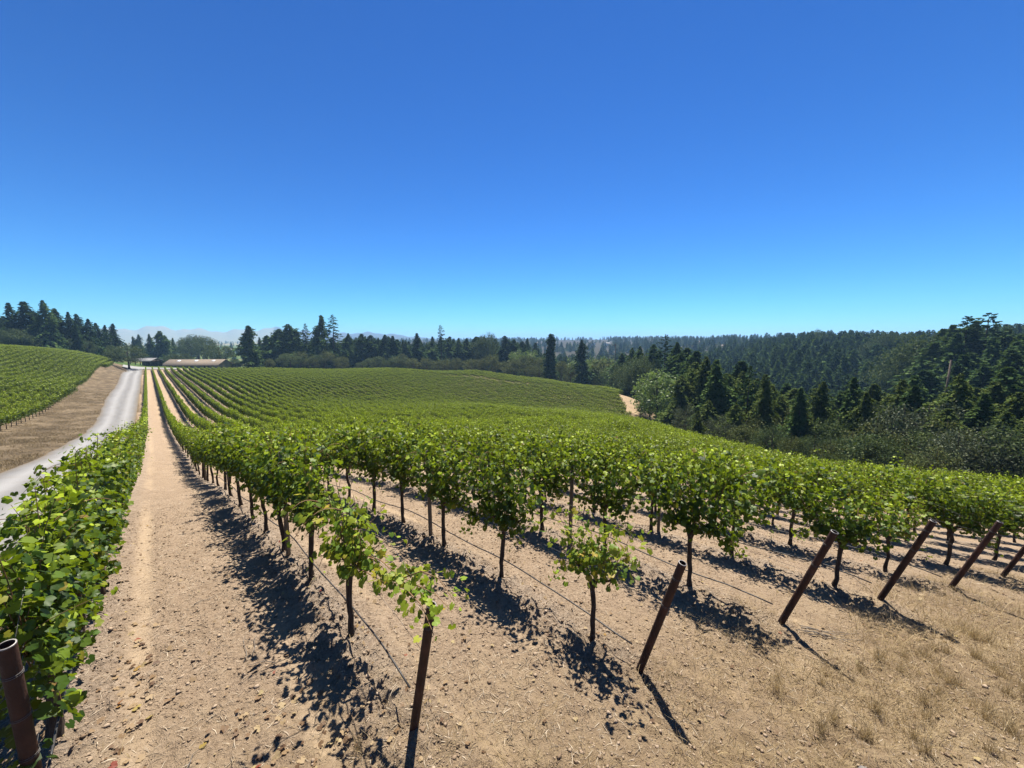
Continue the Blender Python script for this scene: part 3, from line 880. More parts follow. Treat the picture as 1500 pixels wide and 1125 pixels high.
POST = [(0, 3.98, .15, 1.53, .043, 'rusty brown pipe post with open top beside the leafy row along the gravel road', 5),
        (1, 2.90, .24, 1.42, .040, 'leaning rusty pipe post with vine leaves curling round its top', 1),
        (2, 1.91, .27, 1.54, .041, 'bare leaning rusty pipe post casting a lone straight shadow', 2),
        (3, 1.02, .30, 1.56, .041, 'leaning rusty pipe post with dead canes lying beside its foot', 2),
        (4, .12, .30, 1.56, .041, 'leaning rusty pipe post at the fifth row from the gravel road', 2),
        (5, -.75, .30, 1.56, .041, 'leaning rusty pipe post at the sixth row from the gravel road', 1),
        (6, -1.62, .30, 1.56, .041, 'leaning rusty pipe post at the seventh row from the gravel road', 1),
        (7, -2.6, .28, 1.56, .041, 'leaning rusty pipe post at the eighth row from the gravel road', 1)]
for p in POST:
    posts[p[0]] = end_post(*p[:5], p[5], p[6])

stk = np.random.default_rng(61)
for n, Y in [(1, 7.15), (1, 14.2), (1, 21.5), (2, 6.4), (2, 13.6), (3, 4.7), (3, 12.0), (4, 3.9), (4, 11), (5, 2.9), (6, 1.6), (0, 8.8), (0, 16)]:
    X = ROW_X0 + ROW_D * n + stk.normal(0, .02)
    z0 = surf1(X, Y)
    e = empty('trellis_stake', (X, Y, z0), stk.uniform(0, .3))
    tag(e, 'grey weathered trellis stake among the vines of the ' + row_name(n), 'stake', 'trellis stakes within the rows')
    mb = MB(); h = 1.72 + stk.normal(0, .05); w = .028
    tl = stk.normal(0, .02, 2)
    V = [(-w, -w, -.25), (w, -w, -.25), (w, w, -.25), (-w, w, -.25)] + [(x + tl[0], y + tl[1], h) for x, y in ((-w, -w), (w, -w), (w, w), (-w, w))]
    V += [(x * .8 + tl[0], y * .8 + tl[1], h + .008) for x, y in ((-w, -w), (w, -w), (w, w), (-w, w))]
    mb.add(V, None, [(0, 3, 2, 1), (0, 1, 5, 4), (1, 2, 6, 5), (2, 3, 7, 6), (3, 0, 4, 7), (4, 5, 9, 8), (5, 6, 10, 9), (6, 7, 11, 10), (7, 4, 8, 11), (8, 9, 10, 11)])
    mb.build('shaft', M['stake'], e)
    for hz in (.9, 1.3):
        mb = MB(); mb.tube([(-.034, -.03, hz), (0, -.036, hz + .004), (.034, -.03, hz)], .0025, 4); mb.build('staple', M['steel'], e)

hr = np.random.default_rng(62)
for n in range(0, 9):
    X = ROW_X0 + ROW_D * n
    y0 = (posts[n][1] if n in posts else float(end_y(X))) + .12
    # drip hose hung low on its own wire
    ys = np.arange(y0, y0 + 44, .2)
    z = surf(np.full(len(ys), X), ys)
    zs_ = np.convolve(np.pad(z, 12, mode='edge'), np.ones(25) / 25, 'valid')
    hgt = .30 + .03 * np.sin(ys * 1.96) + .012 * hr.normal(0, 1, len(ys)).cumsum() / np.sqrt(np.arange(len(ys)) + 1)
    hgt[:3] -= np.array([.05, .03, .012])
    P = np.c_[X + .035 + .012 * np.sin(ys * .8 + n), ys, zs_ + hgt]
    mb = MB(); mb.tube(P, .0095, 6)
    e = mb.build('drip_hose', M['hose'], None, True)
    tag(e, 'thin black drip hose slung low along the ' + row_name(n), 'hose', 'drip hoses along the rows')
    for hz in (.92, 1.30, 1.62):
        ys2 = np.arange(y0 + .25, y0 + 40, 1.2)
        z2 = gz(np.full(len(ys2), X), ys2) + .05
        P = np.c_[np.full(len(ys2), X + .02), ys2, z2 + hz]
        if n in posts:
            X_, Y_, Z_, ax = posts[n]
            top = np.array([X_, Y_, Z_]) + ax * min(hz * 1.04 - .06, 1.40) + np.array([0, .045, 0])
            P = np.r_[[top], P]
        mb = MB(); mb.tube(P, .0018, 4)
        o = mb.build('trellis_wire', M['steel'], None)
        tag(o, 'thin steel trellis wire strung through the vines of the ' + row_name(n), 'wire', 'trellis wires of the ' + row_name(n))

# ------------------------------------------------------------------ what lies on the near ground
def near_points(rng, n, rmax, half=58, power=1.0, rmin=2.2):
    a = YAW + rad(half) * rng.uniform(-1, 1, n)
    r = rmin + (rmax - rmin) * rng.random(n) ** power
    return r * np.sin(a), r * np.cos(a)

def clods():
    rng = np.random.default_rng(71)
    x, y = near_points(rng, 100000, 14, power=.85)
    mz, berm, trk = micro(x, y)
    patch = vnoise(x * .8, y * .8, 33) + .5
    keep = (x > -1.6) & (rng.random(len(x)) < np.clip(.12 + .75 * patch + .8 * berm, 0, 1) * (1 - .9 * np.clip(trk, 0, 1)))
    x, y = x[keep], y[keep]
    n = len(x)
    s = np.clip(.0060 * rng.pareto(2.8, n) + .0055, 0, .026)
    z = gz(x, y) + mz[keep] + s * .25
    base = np.array([(1, 0, 0), (-1, 0, 0), (0, 1, 0), (0, -1, 0), (0, 0, 1), (0, 0, -1)], float)
    T = np.array([(0, 2, 4), (2, 1, 4), (1, 3, 4), (3, 0, 4), (2, 0, 5), (1, 2, 5), (3, 1, 5), (0, 3, 5)])
    a = rng.uniform(0, 2 * PI, n); c, q = np.cos(a), np.sin(a)
    V = base[None] * rng.uniform(.6, 1.35, (n, 6, 1)) + rng.normal(0, .16, (n, 6, 3))
    V = V * np.array([1.15, .95, .72])
    Vx = V[..., 0] * c[:, None] - V[..., 1] * q[:, None]; Vy = V[..., 0] * q[:, None] + V[..., 1] * c[:, None]
    V = np.stack([Vx, Vy, V[..., 2]], -1) * s[:, None, None] + np.c_[x, y, z][:, None]
    F = (T[None] + (np.arange(n) * 6)[:, None, None]).reshape(-1, 3)
    o = link('soil_clods', mesh_from('soil_clods', V.reshape(-1, 3), F, M['clod']))
    tag(o, 'loose crumbs and clods of tilled tan soil between the rows', 'soil', kind='stuff')
clods()

def slivers(name, label, cat, mat, rng, x, y, ln, w, lift=.012, tilt=.12, seg=2):
    n = len(x)
    a = rng.uniform(0, 2 * PI, n)
    z = surf(x, y) + lift * rng.uniform(.3, 1, n)
    d = np.c_[np.cos(a), np.sin(a), rng.normal(0, tilt, n)]
    lat = np.c_[-np.sin(a), np.cos(a), rng.normal(0, .5, n)]
    bend = rng.normal(0, .18, n)
    V = []
    for k in range(seg + 1):
        t = k / seg - .5
        c = np.c_[x, y, z] + d * (t * ln)[:, None] + lat * ((t * t - .1) * bend * ln)[:, None]
        ww = w * (1 - .6 * abs(2 * t))
        V += [c - lat * ww[:, None], c + lat * ww[:, None]]
    V = np.stack(V, 1)
    m = 2 * (seg + 1)
    Q = np.array([(2 * k, 2 * k + 1, 2 * k + 3, 2 * k + 2) for k in range(seg)])
    F = (Q[None] + (np.arange(n) * m)[:, None, None]).reshape(-1, 4)
    o = link(name, mesh_from(name, V.reshape(-1, 3), F, mat))
    tag(o, label, cat, kind='stuff')
rng = np.random.default_rng(72)
x, y = near_points(rng, 52000, 16, power=.8)
_, bm_, tk_ = micro(x, y)
k = (x > -1.5) & (rng.random(len(x)) < (.35 + .8 * (vnoise(x * 1.1, y * 1.1, 34) + .3)) * (1 - .8 * tk_))
x, y = x[k], y[k]
slivers('straw_litter', 'short shredded canes and straw strewn over the tilled soil', 'litter', M['greystraw'], rng, x, y, rng.uniform(.02, .11, len(x)) ** 1.0, rng.uniform(.0012, .0035, len(x)))

def leaf_litter():
    rng = np.random.default_rng(73)
    x, y = near_points(rng, 4200, 14, power=.8)
    ph = np.abs(row_phase(x))
    k = (x > -1.5) & (rng.random(len(x)) < .30 + .5 * np.exp(-(ph / .45) ** 2))
    x, y = x[k], y[k]
    for cx, cy, m, sx, sy in [(.42, 3.35, 46, .30, .13), (.62, 3.9, 30, .22, .14), (.35, 3.05, 22, .25, .12), (1.0, 3.25, 9, .08, .06), (-.40, 4.6, 30, .12, .5), (-.35, 5.7, 26, .1, .6), (7.4, -.1, 26, .3, .3), (9.6, -.9, 26, .35, .3), (10.8, -2, 20, .4, .3)]:
        x = np.r_[x, rng.normal(cx, sx, m)]; y = np.r_[y, rng.normal(cy, sy, m)]
    n = len(x)
    P = np.c_[x, y, surf(x, y) + rng.uniform(.008, .028, n)]
    a = rng.uniform(0, 2 * PI, n)
    t = norm(np.c_[np.cos(a), np.sin(a), rng.normal(0, .22, n)])
    nn = np.c_[rng.normal(0, .35, (n, 2)), np.ones(n)]
    nn = norm(nn - (nn * t).sum(1, keepdims=True) * t)
    L = np.c_[P, t, nn, np.where(np.arange(n) < n - 236, rng.uniform(.025, .07, n), rng.uniform(.04, .095, n))]
    o = link('leaf_litter', leaves_mesh('leaf_litter', L, 'mid', M['dryleaf'], rng))
    tag(o, 'fallen tan, yellow and red vine leaves scattered on the soil', 'leaf litter', kind='stuff')
leaf_litter()

def blades(rng, x, y, h, w, lean):
    n = len(x)
    z = surf(x, y) - .01
    a = rng.uniform(0, 2 * PI, n)
    d = np.c_[np.cos(a), np.sin(a)] * (lean * h)[:, None]
    b = rng.uniform(0, 2 * PI, n)
    lat = np.c_[np.cos(b), np.sin(b), np.zeros(n)] * w[:, None]
    B = np.c_[x, y, z]
    m1 = B + np.c_[d * .35, h * .6]
    t = B + np.c_[d, h]
    V = np.stack([B - lat, B + lat, m1 - lat * .75, m1 + lat * .75, t], 1)
    return V
def blade_mesh(name, V, mat):
    n = len(V); o = (np.arange(n) * 5)[:, None, None]
    return mesh_from(name, V.reshape(-1, 3), [(np.array([[2, 3, 4]])[None] + o).reshape(-1, 3), (np.array([[0, 1, 3, 2]])[None] + o).reshape(-1, 4)], mat)
def dry_grass():
    rng = np.random.default_rng(74)
    x, y = near_points(rng, 400000, 14, power=.62, rmin=1.6)
    de = y - end_y(x)
    pat = vnoise(x * 1.3, y * 1.3, 35) + .5
    dens = np.clip(.30 - de * .34 + .05 * np.clip(x - 3, 0, 4), 0, 1) * np.clip(pat * 2.2 - .35, .08, 1) * (x > -.6)
    dens = np.where(de > .7, .010, dens)
    k = (rng.random(len(x)) < dens) & (x > -.6)
    x, y = x[k], y[k]
    n = len(x)
    h = rng.uniform(.02, .105, n) * np.where(rng.random(n) < .10, 2.2, 1) * np.clip(.6 + .12 * x, .6, 1.35)
    V = blades(rng, x, y, h, rng.uniform(.0012, .0030, n), rng.uniform(.3, 2.2, n))
    o = link('dry_grass', blade_mesh('dry_grass', V, M['straw']))
    tag(o, 'short dry straw grass on the headland before the post ends', 'grass', kind='stuff')
    print('dry grass', n)
dry_grass()

def verge_grass():
    rng = np.random.default_rng(79)
    n = 60000
    y = 14 + 130 * rng.random(n) ** 1.4
    x = road_left(y) - .1 - rng.random(n) * (6.6 - np.clip((y - 40) / 60, 0, 1) * .3)
    k = (vnoise(x * .9, y * .5, 51) + .5 + .25 * vnoise(x * 4, y * 3, 52)) > rng.uniform(.25, .75, n)
    x, y = x[k], y[k]
    x = np.r_[x, rng.uniform(-1.95, -1.3, 9000)]; y = np.r_[y, 5 + 60 * rng.random(9000) ** 1.5]
    n = len(x)
    V = blades(rng, x, y, rng.uniform(.05, .22, n), rng.uniform(.004, .012, n), rng.uniform(.3, 1.6, n))
    o = link('verge_grass', blade_mesh('verge_grass', V, M['straw_dull']))
    tag(o, 'sparse brown mown grass on the verge between road and upper vineyard block', 'grass', kind='stuff')
verge_grass()

# ragged tufts that stand up from the mown straw
def tufts():
    rng = np.random.default_rng(75)
    pts = [(5.9, .18, .9), (7.3, -1.0, 1.2), (4.4, .35, .8), (5.0, -.26, .9), (5.95, -.92, 1.2), (7.0, -.36, 1.1), (6.5, -.6, 1.0), (6.8, -1.0, 1.2), (7.6, -.85, 1.1), (5.5, -.35, .9), (6.3, -.15, .8), (3.9, .2, .6), (6.9, -1.4, 1.2), (3.0, .9, .5),
           (1.05, 3.05, .6), (6.4, -1.2, 1.1), (7.9, -1.3, 1.2), (7.4, -.55, .9), (5.4, -.75, 1.0), (2.3, 1.6, .5), (4.7, .05, .7), (8.3, -1.0, 1.0), (6.1, -.45, .9), (7.1, -1.15, 1.2), (3.4, .55, .5), (5.2, .45, .6)]
    for q in range(34):
        cx = rng.uniform(4.6, 8.6); cy = float(end_y(cx)) - rng.uniform(.6, 2.4)
        pts.append((cx, cy, rng.uniform(.5, 1.25)))
    for q, (cx, cy, s) in enumerate(pts):
        n = int(120 * s)
        kx = rng.uniform(.6, 1.8); r = np.clip(np.abs(rng.normal(0, .075 * s, n)), 0, .15 * s); a = rng.uniform(0, 2 * PI, n)
        x = cx + r * np.cos(a) * kx; y = cy + r * np.sin(a) / kx
        h = rng.uniform(.05, .24, n) * (.6 + .5 * s) * np.exp(-r / (.16 * s))
        V = blades(rng, x, y, h, rng.uniform(.0012, .0024, n), rng.uniform(.1, .9, n))
        z0 = surf1(cx, cy)
        V = V - np.array([cx, cy, z0])
        me = blade_mesh('grass_tuft', V, M['straw'])
        o = link('grass_tuft', me); o.location = (cx, cy, z0)
        tag(o, 'ragged pale tuft of dry grass standing on the straw headland', 'grass tuft', 'dry grass tufts on the headland')
tufts()

# dead canes by the third post, prunings on the alley floor
def dead_cane(P, r, lab):
    mb = MB(); P = np.asarray(P, float)
    P[:, 2] = surf(P[:, 0], P[:, 1]) + P[:, 2]
    c = P[0].copy(); mb.tube(P - c, np.linspace(r, r * .45, len(P)), 5)
    o = mb.build('dead_cane', M['stake'], None, True); o.location = c
    tag(o, lab, 'branch', 'dead canes on the ground')
rc = np.random.default_rng(76)
for q in range(7):
    a = rc.uniform(-.25, .25) - .9
    l = rc.uniform(.35, .8)
    x0, y0 = 6.25 + rc.normal(0, .12), .75 + rc.normal(0, .08)
    s = np.linspace(0, 1, 6)
    P = np.c_[x0 + l * s * math.cos(a) + .03 * np.sin(s * 5 + q), y0 + l * s * math.sin(a) + .02 * np.sin(s * 7), .012 + .03 * np.sin(s * PI) * rc.uniform(0, 1.2)]
    dead_cane(P, .006, 'dead grey cane lying at the foot of a leaning post')
for x0, y0, a, l in [(.50, 4.75, 1.35, .42), (.58, 4.8, 1.2, .3), (.95, 4.35, 1.0, .4), (.75, 4.5, 2.4, .3), (1.15, 3.9, .9, .45), (.2, 6.4, .4, .35), (-.1, 3.7, .8, .3), (9.05, .25, 1.9, .3), (9.1, .3, 1.2, .35)]:
    s = np.linspace(0, 1, 6)
    up = .22 if x0 > 9 else .0
    P = np.c_[x0 + l * s * math.cos(a) + .02 * np.sin(s * 6), y0 + l * s * math.sin(a) + .02 * np.sin(s * 4 + x0 * 9), .010 + .012 * np.sin(s * PI) + up * s]
    dead_cane(P, .0045, 'thin dead sucker rising from the soil between two posts' if up else 'thin pruned cane lying on the tilled alley')
mb = MB()
rr_ = np.random.default_rng(78)
th, ph = np.meshgrid(np.linspace(0, PI, 7), np.arange(9) * 2 * PI / 9, indexing='ij')
V = np.c_[(np.sin(th) * np.cos(ph)).ravel() * .075, (np.sin(th) * np.sin(ph)).ravel() * .05, np.cos(th).ravel() * .035] * (1 + rr_.normal(0, .08, th.size))[:, None]
Q = [(i * 9 + j, i * 9 + (j + 1) % 9, (i + 1) * 9 + (j + 1) % 9, (i + 1) * 9 + j) for i in range(6) for j in range(9)]
o = link('rock', mesh_from('rock', V, np.array(Q)[:, ::-1], M['rock'], True))
_rx, _ry = 4.17, .03
o.location = (_rx, _ry, surf1(_rx, _ry) + .015)
tag(o, 'small grey stone lying in the straw', 'rock')

# ------------------------------------------------------------------ trees
def tree_trunk(rng, h, r, limbs=0, lh=.45, sway=.02):
    mb = MB()
    n = 8
    s = np.linspace(0, 1, n)
    P = np.c_[rng.normal(0, sway * h * .2, n).cumsum() * .4, rng.normal(0, sway * h * .2, n).cumsum() * .4, s * h]
    P -= P[0]; P[0, 2] = -.05
    mb.tube(P, r * (1 - .92 * s) + r * .4 * np.exp(-s * 14), 7); P0 = P
    for k in range(limbs):
        t = lh + (1 - lh) * .75 * (k + rng.random()) / limbs
        b = np.array([np.interp(t, s, P[:, i]) for i in range(3)])
        a = rng.uniform(0, 2 * PI); l = h * .34 * (1.15 - t)
        d = np.array([math.cos(a), math.sin(a), rng.uniform(.3, .9)])
        mb.tube([b, b + d * l * .5, b + d * l + np.array([0, 0, l * .15])], [r * .42 * (1.1 - t) + .001, r * .28 * (1.1 - t) + .001, .001], 5, False)
    return mb

def needle_quads(C, D, U, l, w):
    """flat sprays: centre line C..C+D*l, half width w across U"""
    a = C - U * (w * .35)[:, None]; b = C + U * (w * .35)[:, None]
    m1 = C + D * (l * .55)[:, None] + U * w[:, None]; m2 = C + D * (l * .55)[:, None] - U * w[:, None]
    t = C + D * l[:, None]
    V = np.stack([a, b, m1, t, m2], 1)
    return V

def conifer(seed, R=.16, nb=150, ns=7, bare=.08, shape=.85, droop=.35, up=.15, rag=.3, layer=0.0, size=1.0, mat='conifer', h=1.0, top=1.0):
    """crown of a conifer one unit tall: whorls of drooping boughs carrying flat sprays"""
    rng = np.random.default_rng(seed)
    t = (np.arange(nb) + rng.random(nb)) / nb
    t = bare + (1 - bare) * t ** .92
    if layer: t = t + layer * np.sin(t * 2 * PI / layer / 2.2) * .3
    t = np.clip(t, bare, .995)
    ta = np.clip((t - bare) / (1 - bare), 0, 1)
    prof = (1 - ta) ** shape * (.55 + .45 * np.clip(ta / .18, 0, 1)) + .012
    L = R * prof * (1 + rng.normal(0, rag, nb)).clip(.35, 1.6)
    a = np.arange(nb) * 2.39996 + rng.normal(0, .3, nb)
    L = L * (1 + .28 * np.sin(a + 9 * t + seed) + .22 * np.sin(2 * a - 17 * t + seed * 2.3))
    out = np.c_[np.cos(a), np.sin(a), np.zeros(nb)]; sid = np.c_[-np.sin(a), np.cos(a), np.zeros(nb)]
    rise = up * (ta * 1.6 - .3)
    Vs = []
    for k in range(ns):
        s = .18 + .82 * (k + rng.random(nb)) / ns
        z = t + L * (rise * s - droop * s * s)
        C = out * (L * s)[:, None] + np.c_[np.zeros((nb, 2)), z]
        for sg in (-1, 1):
            ang = rng.uniform(.3, 1.15, nb) * sg
            D = out * np.cos(ang)[:, None] + sid * np.sin(ang)[:, None]
            D = norm(D + np.c_[np.zeros((nb, 2)), rise - droop * (1.0 + .8 * s) + rng.normal(0, .38, nb)])
            U = norm(np.cross(D, np.array([0, 0, 1.0])) + rng.normal(0, .6, (nb, 3)))
            l = size * (.020 + .30 * L * (1.2 - .5 * s)) * rng.uniform(.7, 1.3, nb)
            Vs.append(needle_quads(C, D, U, l, l * rng.uniform(.24, .4, nb)))
        # hanging foliage below the bough
        D = norm(out * .5 + rng.normal(0, .35, (nb, 3)) + np.array([0, 0, -.8]))
        U = norm(np.cross(D, out) + rng.normal(0, .3, (nb, 3)))
        l = size * (.016 + .17 * L) * rng.uniform(.6, 1.3, nb)
        Vs.append(needle_quads(C, D, U, l, l * .32))
    # leader
    V = np.concatenate(Vs)
    n = len(V)
    F = (np.arange(n) * 5)[:, None]
    Q = np.concatenate([F + np.array([[0, 1, 2, 4]])]); T = F + np.array([[2, 3, 4]])
    return mesh_from('crown', V.reshape(-1, 3), [T, Q], M[mat])

def broadleaf(seed, w=.42, lobes=38, per=70, base=.22, leaf=.026, mat='oak', flat=1.0, hang=0.0):
    """crown one unit tall: leaf clumps on a ragged shell with gaps"""
    rng = np.random.default_rng(seed)
    u = rng.normal(0, 1, (lobes, 3)); u = norm(u); u[:, 2] = u[:, 2] * .8 + .15
    rr = rng.uniform(.35, 1.0, lobes) ** .45
    C = u * rr[:, None] * np.array([w * .82, w * .82, (1 - base) * .46 * flat]) + np.array([0, 0, base + (1 - base) * .5])
    lr = rng.uniform(.055, .12, lobes) * (w / .42)
    Vs = []
    for c, r in zip(C, lr):
        m = int(per * (r / .11) ** 1.5)
        q = norm(rng.normal(0, 1, (m, 3))) * (rng.random((m, 1)) ** .45) * r * np.array([1.15, 1.15, .85])
        P = c + q
        P[:, 2] -= hang * np.abs(rng.normal(0, 1, m)) * r
        D = norm(q + rng.normal(0, r * .7, (m, 3)) + np.array([0, 0, -.25 * r - hang * r]))
        U = norm(np.cross(D, rng.normal(0, 1, (m, 3))))
        l = leaf * rng.uniform(.6, 1.35, m)
        Vs.append(needle_quads(P, D, U, l, l * .38))
    V = np.concatenate(Vs); V[..., 2] = np.maximum(V[..., 2], .02)
    n = len(V); F = (np.arange(n) * 5)[:, None]
    return mesh_from('crown', V.reshape(-1, 3), [F + np.array([[2, 3, 4]]), F + np.array([[0, 1, 2, 4]])], M[mat])

def trunk_unit(seed, r, limbs, lh=.35):
    return tree_trunk(np.random.default_rng(seed), .97, r, limbs, lh).mesh('trunk', M['tree_bark'], True)

KIND = {}
def reg(k, crowns, trunks): KIND[k] = (crowns, trunks)
reg('fir', [conifer(601 + i, .165 + .014 * i, 520, 9, .06, .75, .45, .22, .36, 0, .48) for i in range(5)], [trunk_unit(611, .012, 0), trunk_unit(612, .014, 0)])
reg('redwood', [conifer(621 + i, .15 + .012 * i, 460, 9, .04, .66, .45, .2, .36, 0, .55, 'conifer_blue') for i in range(6)], [trunk_unit(631, .017, 0)])
reg('sparse_fir', [conifer(641 + i, .155, 95, 8, .22, .65, .22, .30, .42, 0, .55, 'conifer_blue') for i in range(3)], [trunk_unit(651, .014, 0)])
reg('column', [conifer(661 + i, .085, 300, 5, .03, .38, .45, .3, .22, 0, .9, 'conifer_blue') for i in range(2)], [trunk_unit(671, .014, 0)])
reg('broad_fir', [conifer(681 + i, .24, 300, 8, .05, .55, .25, .25, .30, 0, .75) for i in range(3)], [trunk_unit(691, .018, 0)])
reg('olive_fir', [conifer(901 + i, .19 + .02 * i, 640, 10, .03, .66, .50, .22, .42, 0, .40, 'olive_needles') for i in range(4)], [trunk_unit(911, .014, 0)])
reg('oak', [broadleaf(701 + i, .55, 52, 125, .10, .024, 'oak') for i in range(4)], [trunk_unit(711, .03, 9)])
reg('silver', [broadleaf(721 + i, .50, 48, 130, .08, .022, 'silver') for i in range(3)], [trunk_unit(731, .022, 10)])
reg('bright', [broadleaf(741 + i, .40, 54, 120, .06, .024, 'bright', 1.0, .5) for i in range(3)], [trunk_unit(751, .022, 8)])
reg('olive', [broadleaf(761 + i, .46, 50, 120, .06, .024, 'olive', 1.0, .2) for i in range(3)], [trunk_unit(771, .022, 9)])
reg('bush', [broadleaf(781 + i, .75, 34, 90, .0, .04, ['oak', 'olive'][i]) for i in range(2)] + [broadleaf(791, .8, 30, 60, .0, .05, 'olive')], [trunk_unit(795, .03, 6, .1)])
reg('dark_bush', [broadleaf(798 + i, .8, 40, 110, .0, .036, 'oak') for i in range(2)], [trunk_unit(797, .03, 6, .1)])

def bearing(px):                             # compass bearing from the rows of a surveyed sight line
    return math.atan((px - 750) / FPX) + YAW
def top_drop(px, py, D):
    dx = (px - 750) / FPX; dy = (py - 562) / FPX
    fw = math.cos(PITCH) - dy * math.sin(PITCH); up = -math.sin(PITCH) - dy * math.cos(PITCH)
    return -up / math.hypot(fw, dx) * D
trng = np.random.default_rng(88)
TREE_XY = []
def tree_at(X, Y, h, kind, wid, label, cat='tree', group=None):
    cr, tr = KIND[kind]
    z = gz1(X, Y) - .15
    e = empty({'fir': 'fir_tree', 'redwood': 'redwood_tree', 'sparse_fir': 'fir_tree', 'column': 'redwood_tree', 'broad_fir': 'fir_tree', 'olive_fir': 'fir_tree', 'oak': 'oak_tree', 'silver': 'broadleaf_tree', 'bright': 'broadleaf_tree', 'olive': 'broadleaf_tree', 'bush': 'bush', 'dark_bush': 'bush'}[kind], (X, Y, z), trng.uniform(0, 2 * PI))
    wid *= trng.uniform(.82, 1.22)
    e.rotation_euler.x, e.rotation_euler.y = trng.normal(0, .018, 2)
    e.scale = (h * wid, h * wid * trng.uniform(.88, 1.12), h)
    link('trunk', tr[int(trng.integers(len(tr)))], e)
    link('crown', cr[int(trng.integers(len(cr)))], e)
    tag(e, label, 'bush' if 'bush' in kind else cat, group)
    TREE_XY.append((X, Y))
    return e
def tree_px(px, py, D, kind, wid, label, group=None):
    a = bearing(px)
    X, Y = D * math.sin(a), D * math.cos(a)
    h = drop(np.array([X]), np.array([Y]))[0] - top_drop(px, py, D)
    tree_at(X, Y, max(h, 1.5), kind, wid, label, group=group)

LG = 'dark evergreens of the grove beyond the upper vineyard block'
l1 = 'tall dark redwood in the grove behind the vineyard block across the road'
for px, py, D, k, w in [(-20, 452, 262, 'redwood', 1.2), (5, 456, 258, 'redwood', 1.2), (28, 443, 268, 'redwood', 1.25), (48, 441, 262, 'redwood', 1.2), (92, 451, 266, 'redwood', 1.2), (108, 456, 262, 'redwood', 1.25), (122, 459, 270, 'redwood', 1.25), (136, 466, 266, 'redwood', 1.2), (148, 472, 275, 'redwood', 1.2), (158, 475, 280, 'redwood', 1.1), (171, 473, 284, 'redwood', 1.15), (64, 458, 280, 'redwood', 1.2), (15, 462, 280, 'redwood', 1.3), (84, 468, 255, 'redwood', 1.2), (117, 474, 252, 'redwood', 1.2)]:
    tree_px(px, py, D + 48, k, w, l1, LG)
tree_px(73, 439, 303, 'fir', 1.15, 'tallest layered fir in the grove behind the vineyard block across the road', LG)
for px, py, D in [(18, 482, 249), (40, 480, 251), (2, 486, 250), (60, 492, 252), (160, 508, 262), (168, 506, 266), (130, 498, 256), (100, 494, 254)]:
    tree_px(px, py, D + 52, 'dark_bush', .75, 'low dark green thicket at the foot of the grove across the road', 'thickets under the grove')
tree_px(188, 502, 262, 'oak', .95, 'round green tree standing where the gravel road ends', None)
# plain beyond the farmyard
for px, py, D, k, w in [(200, 492, 470, 'fir', 1.1), (207, 489, 470, 'fir', 1.3), (221, 488, 420, 'fir', 1.1), (238, 484, 400, 'broad_fir', 1.0), (246, 490, 430, 'fir', 1.3), (256, 494, 450, 'fir', 1.0), (281, 490, 430, 'oak', .8), (292, 488, 440, 'oak', .8), (304, 491, 460, 'oak', .8), (270, 496, 520, 'oak', .8)]:
    tree_px(px, py, D, k, w, 'dark tree on the plain behind the farm roofs', 'trees on the plain behind the farm')
tree_px(322, 502, 335, 'oak', 1.15, 'wide dark oak spreading behind the tan barn roof', None)
for px, py in [(335, 528), (345, 525), (352, 528), (270, 517), (255, 518)]:
    tree_px(px, py, 325, 'dark_bush', .9, 'low dark bush near the tan barn', 'bushes by the barn')
# belt of trees behind the crest of the vineyard
BG = 'trees of the belt behind the vineyard crest'
tree_px(366, 476, 285, 'broad_fir', .72, 'stout dark evergreen standing alone beside the tan barn', BG)
for px, py, D, k, w in [(392, 490, 305, 'fir', 1.2), (405, 487, 300, 'fir', 1.2), (413, 481, 298, 'broad_fir', .8), (425, 474, 296, 'broad_fir', .75), (437, 483, 300, 'broad_fir', .8), (451, 473, 295, 'sparse_fir', .8), (512, 487, 300, 'fir', 1.2), (531, 488, 300, 'redwood', 1.2), (522, 495, 310, 'fir', 1.2), (545, 490, 300, 'redwood', 1.2), (566, 489, 298, 'redwood', 1.2), (575, 491, 300, 'redwood', 1.1), (556, 494, 305, 'fir', 1.2), (612, 487, 292, 'redwood', 1.25), (594, 497, 310, 'fir', 1.2), (632, 498, 305, 'fir', 1.3), (660, 492, 310, 'fir', 1.3), (672, 494, 300, 'fir', 1.3), (684, 494, 305, 'fir', 1.3), (699, 492, 300, 'redwood', 1.2), (740, 491, 285, 'redwood', 1.1), (753, 496, 285, 'redwood', 1.1), (765, 499, 290, 'redwood', 1.2)]:
    tree_px(px, py, D, k, w * 1.3, 'dark evergreen in the tree belt behind the vineyard crest', BG)
tree_px(472, 461, 292, 'broad_fir', .62, 'tall bushy fir of the highest pair behind the vineyard crest', BG)
tree_px(490, 460, 296, 'sparse_fir', 1.25, 'tall open-topped fir of the highest pair behind the vineyard crest', BG)
tree_px(648, 475, 288, 'sparse_fir', .9, 'slender fir with a thin spire above the tree belt', BG)
tree_px(716, 484, 290, 'oak', .62, 'dense rounded dark tree in the belt behind the knoll', BG)
tree_px(709, 490, 292, 'oak', .62, 'dense dark tree leaning on the rounded one in the belt', BG)
for q in range(44):
    px = 384 + q * 9.3 + trng.uniform(-3, 3)
    tree_px(px, trng.uniform(491, 502), trng.uniform(308, 345), ['fir', 'redwood'][q % 2], trng.uniform(1.2, 1.5), 'dark evergreen in the second rank of the belt behind the vineyard crest', 'second rank of the belt behind the crest')
